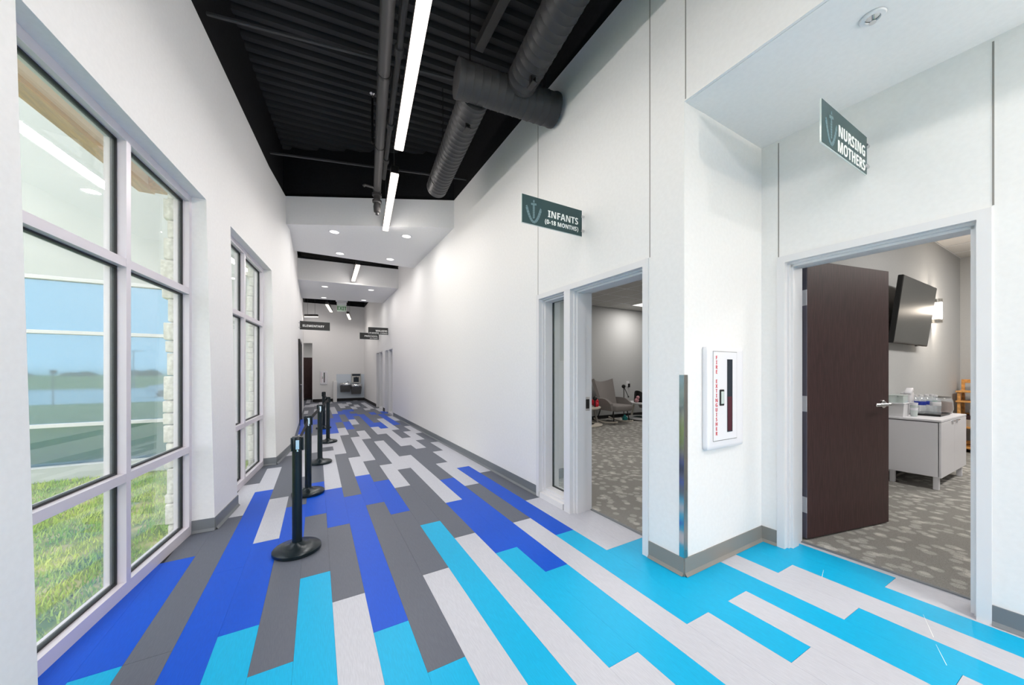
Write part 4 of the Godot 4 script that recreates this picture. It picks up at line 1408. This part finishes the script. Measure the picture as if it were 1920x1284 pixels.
# ---------------------------------------------------------------- room behind the second doorway
func nursing_room() -> void:
	var x0 := 6.07
	var x1 := 7.25
	var z0 := 1.05
	var z1 := 1.485
	var o := thing("cabinet", "low white cabinet on short legs behind the dark door", "cabinet", v((x0 + x1) / 2, 0.004, (z0 + z1) / 2))
	var w := x1 - x0
	var d := z1 - z0
	var s := mb()
	cbox(s, T(Vector3(0, 0.455, -0.012)), Vector3(w, 0.61, d - 0.024), 0.002)
	build(s, "body", M.cabinet, o)
	s = mb()
	cbox(s, T(Vector3(0, 0.782, 0)), Vector3(w + 0.006, 0.024, d + 0.004), 0.003)
	build(s, "top", M.cabinet, o)
	for e in [-1.0, 1.0]:
		s = mb()
		cbox(s, T(Vector3(e * w / 4.0, 0.455, d / 2 - 0.008)), Vector3(w / 2 - 0.004, 0.62, 0.018), 0.002)
		var dr := build(s, "door", M.cabinet, o)
		s = mb()
		cbox(s, T(Vector3(e * 0.10, 0.755, d / 2 + 0.012)), Vector3(0.10, 0.012, 0.022), 0.004)
		build(s, "handle", M.chrome, dr)
		for g in [-1.0, 1.0]:
			s = mb()
			cbox(s, T(Vector3(e * (w / 2 - 0.06), 0.075, g * (d / 2 - 0.045))), Vector3(0.045, 0.15, 0.045), 0.003)
			build(s, "leg", M.cabinet, o)
	# on the cabinet
	var top := 0.798
	o = thing("storage_bin", "white fabric bin at the left end of the low cabinet, next to the door", "bin", v(6.21, top, 1.412))
	s = mb()
	hexa(s, [Vector3(-0.095, 0, -0.06), Vector3(0.10, 0, -0.06), Vector3(0.10, 0, 0.062), Vector3(-0.095, 0, 0.062)], [Vector3(-0.10, 0.155, -0.065), Vector3(0.11, 0.155, -0.065), Vector3(0.11, 0.155, 0.070), Vector3(-0.10, 0.155, 0.070)])
	build(s, "body", M.frame, o)
	s = mb()
	cbox(s, T(Vector3(0.005, 0.158, 0.005)), Vector3(0.225, 0.012, 0.145), 0.004)
	build(s, "rim", M.cabinet, o)
	o = thing("clear_box", "clear plastic box stacked on the white bin", "box", v(6.21, top + 0.165, 1.412))
	s = mb()
	box(s, -0.09, 0.09, 0.0, 0.085, -0.062, 0.062)
	build(s, "body", pane_mat(0.45), o)
	s = mb()
	cbox(s, T(Vector3(0, 0.09, 0)), Vector3(0.19, 0.010, 0.132), 0.003)
	build(s, "lid", M.acrylic, o)
	o = thing("paper_pack", "crumpled white paper pack standing behind the cup stack", "paper", v(6.60, top, 1.42))
	s = mb()
	rbox(s, Transform3D(Basis(Vector3(0, 0, 1), 0.12), Vector3(0, 0.145, 0)), Vector3(0.15, 0.29, 0.10), 0.03, 5)
	build(s, "pack", M.frame, o)
	s = mb()
	rbox(s, Transform3D(Basis(Vector3(0, 0, 1), 0.5), Vector3(-0.03, 0.29, 0.02)), Vector3(0.14, 0.05, 0.07), 0.02, 4)
	build(s, "loose_sheet", M.cabinet, o)
	o = thing("cup_stack", "stack of clear printed plastic cups beside the white bin", "cups", v(6.30, top, 1.300))
	for k in 4:
		s = mb()
		lathe(s, [Vector2(0, 0.03 * k), Vector2(0.026, 0.03 * k), Vector2(0.033, 0.03 * k + 0.075), Vector2(0.036, 0.03 * k + 0.077)], Transform3D.IDENTITY, 18)
		build(s, "cup", M.acrylic if k % 2 == 0 else M.cabinet, o)
	o = thing("tray", "flat black tray under the water bottles", "tray", v(6.735, top, 1.25), 0.0)
	s = mb()
	cbox(s, T(Vector3(0, 0.008, 0)), Vector3(0.44, 0.016, 0.24), 0.004)
	build(s, "base", M.dark, o)
	s = mb()
	for e in [-1.0, 1.0]:
		cbox(s, T(Vector3(0, 0.017, e * 0.115)), Vector3(0.44, 0.014, 0.01), 0.003)
		cbox(s, T(Vector3(e * 0.216, 0.017, 0)), Vector3(0.01, 0.014, 0.22), 0.003)
	build(s, "rim", M.dark, o)
	var rows := [[6.62, 1.31, M.blue, "water bottle with a blue label, first on the black tray"], [6.78, 1.295, M.blue, "water bottle with a blue label, second on the black tray"], [6.88, 1.27, M.green, "water bottle with a green label on the black tray"], [6.66, 1.197, M.frame, "water bottle with a white label, frontmost on the black tray"]]
	for q in rows:
		bottle(v(q[0], top + 0.018, q[1]), q[2], q[3])
	bottle(v(6.98, top, 1.435), M.blue, "water bottle with a blue label, standing behind the tray by the paper pack")
	o = thing("snack_jar", "glass jar of brown snacks at the right end of the bottles", "jar", v(7.10, top, 1.215))
	s = mb()
	lathe(s, [Vector2(0, 0.004), Vector2(0.07, 0.004), Vector2(0.085, 0.06), Vector2(0.078, 0.15), Vector2(0, 0.16)], Transform3D.IDENTITY, 20)
	build(s, "snacks", M.snack, o)
	s = mb()
	lathe(s, [Vector2(0, 0), Vector2(0.075, 0), Vector2(0.092, 0.06), Vector2(0.085, 0.17), Vector2(0.07, 0.20)], Transform3D.IDENTITY, 20)
	build(s, "glass", M.bottle, o)
	s = mb()
	lathe(s, [Vector2(0, 0.20), Vector2(0.072, 0.20), Vector2(0.072, 0.225), Vector2(0, 0.228)], Transform3D.IDENTITY, 20)
	build(s, "lid", M.grey, o)
	# television tilted down on the wall
	o = thing("television", "switched-off flat television tilted down on the grey wall, partly behind the dark door", "television", v(6.70, 2.085, 1.385))
	var tilt := Basis(Vector3.RIGHT, 0.11)
	s = mb()
	cbox(s, Transform3D(tilt, Vector3.ZERO), Vector3(1.40, 0.80, 0.05), 0.006)
	build(s, "casing", M.dark, o)
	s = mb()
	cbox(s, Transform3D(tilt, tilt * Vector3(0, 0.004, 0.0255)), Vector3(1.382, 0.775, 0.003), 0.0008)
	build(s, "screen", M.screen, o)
	s = mb()
	cbox(s, Transform3D(tilt, tilt * Vector3(0.28, -0.405, 0.01)), Vector3(0.06, 0.012, 0.02), 0.003)
	cbox(s, T(Vector3(0, 0, -0.065)), Vector3(0.4, 0.3, 0.06), 0.005)
	build(s, "bracket", M.dark, o)
	# sconce
	sconce(v(8.03, 2.235, 1.44), "lit wall sconce with metal bands at the right edge of the television", 0.0, 0.7)
	# wooden shelf in the corner
	o = thing("ladder_shelf", "light wooden open shelf in the room corner, cut off by the door frame", "shelf", v(9.50, 0.004, 1.09))
	for e in [-1.0, 1.0]:
		for q in [[-0.13, 1.0], [0.16, 1.20]]:
			s = mb()
			cbox(s, T(Vector3(q[0], q[1] / 2, e * 0.34)), Vector3(0.05, q[1], 0.035), 0.004)
			build(s, "leg", M.bamboo, o)
	for y in [0.075, 0.41, 0.835, 1.0]:
		s = mb()
		cbox(s, T(Vector3(0.0, y, 0)), Vector3(0.36, 0.028, 0.74), 0.004)
		build(s, "shelf_board", M.bamboo, o)
	for y in [0.13, 0.60, 1.17]:
		s = mb()
		cbox(s, T(Vector3(0.165, y, 0)), Vector3(0.02, 0.06, 0.66), 0.003)
		build(s, "back_rail", M.bamboo, o)
	for z in [-0.12, 0.12]:
		s = mb()
		cbox(s, T(Vector3(0.165, 1.09, z)), Vector3(0.018, 0.14, 0.05), 0.003)
		build(s, "back_slat", M.bamboo, o)
	o = thing("snack_basket", "cream basket with dark band and wrapped snacks on the wooden shelf", "basket", v(9.44, 0.428, 1.28))
	s = mb()
	lathe(s, [Vector2(0, 0), Vector2(0.10, 0), Vector2(0.125, 0.15), Vector2(0.115, 0.15), Vector2(0.095, 0.02)], Transform3D.IDENTITY, 22)
	build(s, "basket", M.cream, o)
	s = mb()
	lathe(s, [Vector2(0.121, 0.12), Vector2(0.130, 0.13), Vector2(0.131, 0.19), Vector2(0.118, 0.19)], Transform3D.IDENTITY, 22)
	build(s, "band", M.espresso, o)
	for q in [[-0.04, 0.02], [0.04, -0.03], [0.0, 0.06]]:
		s = mb()
		rbox(s, T(Vector3(q[0], 0.22, q[1])), Vector3(0.08, 0.14, 0.06), 0.028, 4)
		build(s, "wrapped_snack", M.frame, o)
	for q in [[5.6, -0.4, "ceiling light panel over the middle of the room behind the dark door"], [8.2, -0.4, "ceiling light panel at the far side of the room behind the dark door"]]:
		o = thing("ceiling_light_panel", q[2], "light", v(q[0], 3.33, q[1]), 0.0, "square ceiling panels")
		s = mb()
		for e in [0.30, -0.30]:
			cbox(s, T(Vector3(0, -0.004, e)), Vector3(0.62, 0.012, 0.02), 0.002)
			cbox(s, T(Vector3(e, -0.004, 0)), Vector3(0.02, 0.012, 0.58), 0.002)
		build(s, "frame", M.frame, o)
		s = mb()
		cbox(s, T(Vector3.ZERO), Vector3(0.58, 0.008, 0.58), 0.001)
		build(s, "diffuser", M.lens, o)
		area_light("ceiling_panel_lamp", down(v(q[0], 3.315, q[1])), Vector2(0.56, 0.56), NURSING)

func bottle(at: Vector3, label_mat: Material, label: String) -> void:
	var o := thing("water_bottle", label, "bottle", at, 0.0, "small water bottles on the cabinet")
	var s := mb()
	lathe(s, [Vector2(0, 0), Vector2(0.040, 0), Vector2(0.046, 0.012), Vector2(0.042, 0.06), Vector2(0.046, 0.10), Vector2(0.046, 0.15), Vector2(0.036, 0.185), Vector2(0.017, 0.208), Vector2(0.016, 0.216), Vector2(0, 0.216)], Transform3D.IDENTITY, 20)
	build(s, "body", M.bottle, o)
	s = mb()
	lathe(s, [Vector2(0.0465, 0.105), Vector2(0.0472, 0.106), Vector2(0.0472, 0.150), Vector2(0.0465, 0.151)], Transform3D.IDENTITY, 20)
	build(s, "label_band", label_mat, o)
	s = mb()
	lathe(s, [Vector2(0, 0.214), Vector2(0.019, 0.214), Vector2(0.019, 0.234), Vector2(0, 0.236)], Transform3D.IDENTITY, 16)
	build(s, "cap", M.frame, o)

# ---------------------------------------------------------------- outside
func outside() -> void:
	var r := RandomNumberGenerator.new()
	r.seed = 5
	# ground
	var s := mb()
	box(s, -300, -0.62, -0.5, -0.12, -160, 140)
	box(s, -0.62, 60, -0.5, -0.12, -160, -6.25)
	wall(s, "ground", M.soil)
	s = mb()
	box(s, -140, 40, -0.12, -0.105, -22.6, -8.6)
	wall(s, "ground_road", M.road)
	s = mb()
	box(s, -140, 40, -0.12, 0.02, -23.0, -22.6)
	tag(build(s, "road_kerb", M.frame), "long pale concrete kerb along the far side of the road, mirrored in the blue glass", "kerb")
	# lawn blades by the windows
	var blade := mb()
	for q in [[0.0, 0.55], [0.55, 1.0]]:
		var w0: float = 0.006 * (1.0 - q[0])
		var w1: float = 0.006 * (1.0 - q[1])
		quad(blade, Vector3(-w0, q[0], q[0] * q[0] * 0.4), Vector3(w0, q[0], q[0] * q[0] * 0.4), Vector3(w1, q[1], q[1] * q[1] * 0.4), Vector3(-w1, q[1], q[1] * q[1] * 0.4), Vector3(0, 0, 1))
	blade.generate_normals()
	var mm := MultiMesh.new()
	mm.transform_format = MultiMesh.TRANSFORM_3D
	mm.use_colors = true
	mm.mesh = blade.commit()
	var noise := FastNoiseLite.new()
	noise.seed = 9
	noise.frequency = 0.9
	var xs := []
	while xs.size() < 60000:
		var z := r.randf_range(0.2, 7.0)
		var x := W1(z) - 0.13 - pow(r.randf(), 1.2) * 4.6
		if noise.get_noise_2d(x, z) + noise.get_noise_2d(x * 4.0, z * 4.0) * 0.5 + r.randf_range(-0.2, 0.55) < 0.0:
			continue
		xs.append(Vector2(x, z))
	mm.instance_count = xs.size()
	for i in xs.size():
		var h := r.randf_range(0.025, 0.065)
		var b := Basis(Vector3.UP, r.randf() * TAU) * Basis(Vector3.RIGHT, r.randf_range(-0.2, 0.5))
		mm.set_instance_transform(i, Transform3D(b.scaled_local(Vector3(1.0, h, h)), v(xs[i].x, -0.122, xs[i].y)))
		var t := clampf(0.5 + noise.get_noise_2d(xs[i].x * 2.0 + 40.0, xs[i].y * 2.0) * 0.9 + r.randf_range(-0.25, 0.25), 0, 1)
		mm.set_instance_color(i, Color(0.20, 0.46, 0.02).lerp(Color(0.66, 0.76, 0.12), t))
	var g := MultiMeshInstance3D.new()
	g.multimesh = mm
	g.name = "lawn_grass"
	var gm := mat(Color.WHITE, 0.8, 0, 0.2)
	gm.vertex_color_use_as_albedo = true
	g.material_override = gm
	add_child(g)
	tag(g, "short patchy green grass outside the near window", "grass")
	g.set_meta("kind", "stuff")
	# the wing that juts out, with blue mirrored glazing
	var o := thing("building_wing", "white wing of the building outside the window with tall blue mirrored panes", "building", v(-6.0, -0.12, 7.1))
	var O := v(-6.0, -0.12, 7.1)
	s = mb()
	var Z := 7.1
	for q in [[-1.75, -0.66, -0.12, 6.5], [-14.0, -13.2, -0.12, 6.5], [-13.2, -1.75, 2.62, 6.5], [-13.2, -1.75, -0.12, 0.0]]:
		hexa(s, [v(q[0], q[2], Z) - O, v(q[1], q[2], Z) - O, v(q[1], q[2], Z + 0.3) - O, v(q[0], q[2], Z + 0.3) - O], [v(q[0], q[3], Z) - O, v(q[1], q[3], Z) - O, v(q[1], q[3], Z + 0.3) - O, v(q[0], q[3], Z + 0.3) - O])
	build(s, "wall", M.stucco, o)
	s = mb()
	cbox(s, T(v(-7.5, -0.02, Z - 0.06) - O), Vector3(12.0, 0.20, 0.10), 0.01)
	build(s, "plinth", M.stucco, o)
	var xw := -13.2
	while xw < -1.80:
		var xe := minf(xw + 2.29, -1.75)
		for y in [[0.03, 0.585], [0.635, 1.845], [1.895, 2.57]]:
			s = mb()
			box(s, xw + 6.0 + 0.012, xe + 6.0 - 0.012, y[0] + 0.12, y[1] + 0.12, 0.045, 0.06)
			build(s, "pane", M.tinted, o)
		xw += 2.29
	for y in [0.005, 0.61, 1.87, 2.595]:
		s = mb()
		cbox(s, T(v(-7.475, y, Z + 0.03) - O), Vector3(11.45, 0.05, 0.08), 0.004)
		build(s, "rail", M.frame, o)
	# stone facing on the outside window jambs
	for q in [[3.86, 0.50, "column of rough pale stones on the outside jamb of the near window", 0.0], [6.09, 0.50, "column of rough pale stones on the outside jamb of the far window", 0.0]]:
		var c := thing("stone_pier", q[2], "stone pier", v(W1(q[0]) - (0.095 if q[0] < 5.0 else 0.13), -0.12, q[0] + 0.20))
		var y := 0.0
		var f := -1
		while y < 3.3:
			var h := r.randf_range(0.07, 0.22)
			s = mb()
			var ww := r.randf_range(0.052, 0.092)
			rbox(s, Transform3D(Basis(Vector3.UP, r.randf_range(-0.04, 0.04)), Vector3(-ww / 2.0, y + h / 2, r.randf_range(-0.012, 0.012))), Vector3(ww, h - 0.004, 0.50), 0.013, 4)
			build(s, "stone", M.stone, c)
			y += h
	# timber canopy over the near window
	o = thing("timber_canopy", "orange-brown timber canopy beam outside, over the top of the near window", "canopy", v(-1.6, 3.1, 3.2))
	O = v(-1.6, 3.1, 3.2)
	var edge := func(z: float, out: float) -> Vector2: return Vector2(W1(z) - out, z)
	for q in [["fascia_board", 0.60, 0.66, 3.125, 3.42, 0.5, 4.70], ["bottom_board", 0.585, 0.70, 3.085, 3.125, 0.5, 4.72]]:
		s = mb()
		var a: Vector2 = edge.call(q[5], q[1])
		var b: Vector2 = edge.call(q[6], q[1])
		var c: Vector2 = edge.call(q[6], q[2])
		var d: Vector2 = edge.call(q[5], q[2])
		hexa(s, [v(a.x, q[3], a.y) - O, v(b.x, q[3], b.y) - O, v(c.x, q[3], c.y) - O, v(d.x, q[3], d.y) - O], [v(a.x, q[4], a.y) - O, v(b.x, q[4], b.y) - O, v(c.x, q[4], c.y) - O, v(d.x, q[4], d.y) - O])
		build(s, q[0], M.timber if q[0] == "bottom_board" else mat(Color(0.98, 0.85, 0.72), 0.6), o)  # fascia is the same timber, its lighter lit side put into the colour
	s = mb()
	var e0: Vector2 = edge.call(4.66, 0.24)
	var e1: Vector2 = edge.call(4.66, 0.62)
	hexa(s, [v(e0.x, 3.10, 4.64) - O, v(e1.x, 3.10, 4.64) - O, v(e1.x, 3.10, 4.72) - O, v(e0.x, 3.10, 4.72) - O], [v(e0.x, 3.42, 4.64) - O, v(e1.x, 3.42, 4.64) - O, v(e1.x, 3.42, 4.72) - O, v(e0.x, 3.42, 4.72) - O])
	build(s, "return_board", M.timber, o)
	s = mb()
	var f0: Vector2 = edge.call(0.5, 0.23)
	var f1: Vector2 = edge.call(4.7, 0.23)
	var f2: Vector2 = edge.call(4.7, 0.66)
	var f3: Vector2 = edge.call(0.5, 0.66)
	hexa(s, [v(f0.x, 3.42, f0.y) - O, v(f1.x, 3.42, f1.y) - O, v(f2.x, 3.42, f2.y) - O, v(f3.x, 3.42, f3.y) - O], [v(f0.x, 3.46, f0.y) - O, v(f1.x, 3.46, f1.y) - O, v(f2.x, 3.46, f2.y) - O, v(f3.x, 3.46, f3.y) - O])
	build(s, "soffit_board", M.timber, o)
	# the street that the glazing mirrors
	car()
	o = thing("street_lamp", "tall thin street lamp by the road, mirrored in the blue glass", "street lamp", v(-12.3, -0.12, -23.6))
	s = mb()
	lathe(s, [Vector2(0, 0), Vector2(0.09, 0), Vector2(0.09, 0.5), Vector2(0.05, 0.55), Vector2(0.04, 3.0), Vector2(0, 3.0)], Transform3D.IDENTITY, 12)
	build(s, "pole", M.grey, o)
	s = mb()
	cbox(s, T(Vector3(0.25, 3.0, 0)), Vector3(0.6, 0.06, 0.12), 0.02)
	build(s, "lamp_head", M.grey, o)
	o = thing("sign_post", "dark sign post on the verge before the road, mirrored in the blue glass", "sign post", v(-9.6, -0.12, -7.9))
	s = mb()
	rod(s, Vector3.ZERO, Vector3(0, 1.5, 0), 0.022, 10)
	build(s, "post", M.pipe, o)
	s = mb()
	cbox(s, T(Vector3(0, 1.42, 0.03)), Vector3(0.20, 0.16, 0.02), 0.004)
	build(s, "plate", M.pipe, o)
	var tree := thing("tree", "low distant tree on the field edge, mirrored in the blue glass", "tree", v(-124, -0.12, -122), 0.0, "distant tree line")
	s = mb()
	var prof := []
	for q in [[0.0, 0.0], [2.45, 0.0], [2.65, 0.7], [2.5, 1.3], [2.0, 1.9], [1.5, 2.2], [0.8, 2.6], [0.0, 2.7]]:
		prof.append(Vector2(q[0], q[1]))
	lathe(s, prof, Transform3D.IDENTITY, 14)
	build(s, "crown", mat(Color(0.17, 0.25, 0.12), 1.0), tree)
	s = mb()
	rod(s, Vector3.ZERO, Vector3(0, 0.6, 0), 0.18, 8)
	build(s, "trunk", M.snack, tree)
	for k in 26:
		var c := copy(tree, "tree", v(-117 + k * 6.4 + r.randf_range(-0.3, 0.3), -0.12, -118 - r.randf() * 14), r.randf() * TAU, "low distant tree on the field edge, mirrored in the blue glass")
		c.scale = Vector3(1.0, r.randf_range(0.4, 0.8), 1.0) * r.randf_range(0.75, 1.0)

func car() -> void:
	var o := thing("car", "white estate car on the road, mirrored in the blue glass", "car", v(-6.34, -0.105, -12.6))
	o.scale = Vector3.ONE * 0.75
	# long axis along x, nose towards -x
	var s := mb()
	var side := PackedVector2Array([Vector2(-2.25, 0.32), Vector2(-2.28, 0.62), Vector2(-2.1, 0.86), Vector2(-1.2, 0.98), Vector2(2.1, 1.02), Vector2(2.25, 0.9), Vector2(2.28, 0.42), Vector2(2.2, 0.30)])
	plate(s, side, 1.76, T(Vector3(0, 0, -0.88)))
	build(s, "body", M.cabinet, o)
	s = mb()
	hexa(s, [Vector3(-1.3, 0.97, -0.84), Vector3(2.12, 1.0, -0.84), Vector3(2.12, 1.0, 0.84), Vector3(-1.3, 0.97, 0.84)], [Vector3(-0.45, 1.55, -0.66), Vector3(1.7, 1.58, -0.66), Vector3(1.7, 1.58, 0.66), Vector3(-0.45, 1.55, 0.66)])
	build(s, "cabin", M.cabinet, o)
	for e in [-1.0, 1.0]:
		s = mb()
		for q in [[-0.95, -0.38, 0.35, 0.35], [0.42, 0.42, 1.75, 1.5]]:
			hexa(s, [Vector3(q[0], 1.04, e * 0.80), Vector3(q[2], 1.04, e * 0.80), Vector3(q[2], 1.04, e * 0.845), Vector3(q[0], 1.04, e * 0.845)], [Vector3(q[1], 1.48, e * 0.66), Vector3(q[3], 1.48, e * 0.66), Vector3(q[3], 1.48, e * 0.715), Vector3(q[1], 1.48, e * 0.715)])
		build(s, "side_window", M.smoke, o)
		for x in [-1.42, 1.42]:
			s = mb()
			lathe(s, [Vector2(0, 0), Vector2(0.20, 0.0), Vector2(0.22, 0.02), Vector2(0.33, 0.03), Vector2(0.33, 0.2), Vector2(0, 0.2)], Transform3D(Basis(Vector3.RIGHT, PI / 2 * -e), Vector3(x, 0.33, e * 0.90)), 20)
			build(s, "wheel", M.dark, o)
		s = mb()
		cbox(s, T(Vector3(-2.24, 0.70, e * 0.62)), Vector3(0.08, 0.14, 0.34), 0.02)
		build(s, "headlamp", M.acrylic, o)

# ---------------------------------------------------------------- everything
const INFANT := 2.9
const NURSING := 5.5

func _ready() -> void:
	var cam := Camera3D.new()
	cam.name = "camera"
	cam.projection = Camera3D.PROJECTION_FRUSTUM
	cam.near = 0.05
	cam.far = 600.0
	cam.size = 0.05 * 2.0 * 642.0 / 655.0
	cam.frustum_offset = Vector2(0, 0.05 * 53.0 / 655.0)
	cam.position = Vector3(0, EYE, 0)
	cam.rotation.y = -deg_to_rad(29.3287)
	add_child(cam)
	cam.current = true
	var env := Environment.new()
	var sky := Sky.new()
	var ps := ProceduralSkyMaterial.new()
	ps.sky_top_color = Color(0.93, 0.945, 0.96)
	ps.sky_horizon_color = Color(0.97, 0.975, 0.98)
	ps.ground_bottom_color = Color(0.45, 0.48, 0.42)
	ps.ground_horizon_color = Color(0.80, 0.82, 0.80)
	ps.sky_energy_multiplier = 1.0
	sky.sky_material = ps
	env.background_mode = Environment.BG_SKY
	env.sky = sky
	env.background_energy_multiplier = 3.2
	env.tonemap_mode = Environment.TONE_MAPPER_LINEAR
	env.tonemap_exposure = 1.08
	env.sdfgi_enabled = true
	env.ssao_enabled = true
	env.ssil_enabled = true
	var we := WorldEnvironment.new()
	we.name = "world"
	we.environment = env
	add_child(we)
	materials()
	shell()
	planks()
	for i in LEFT_WINDOWS.size():
		window("window_%d" % (i + 1), LEFT_WINDOWS[i][0], LEFT_WINDOWS[i][1], W2 if i == 1 else W1, i < 2)
	doors()
	outside()
	overhead()
	hall_things()
	signs()
	infant_room()
	nursing_room()
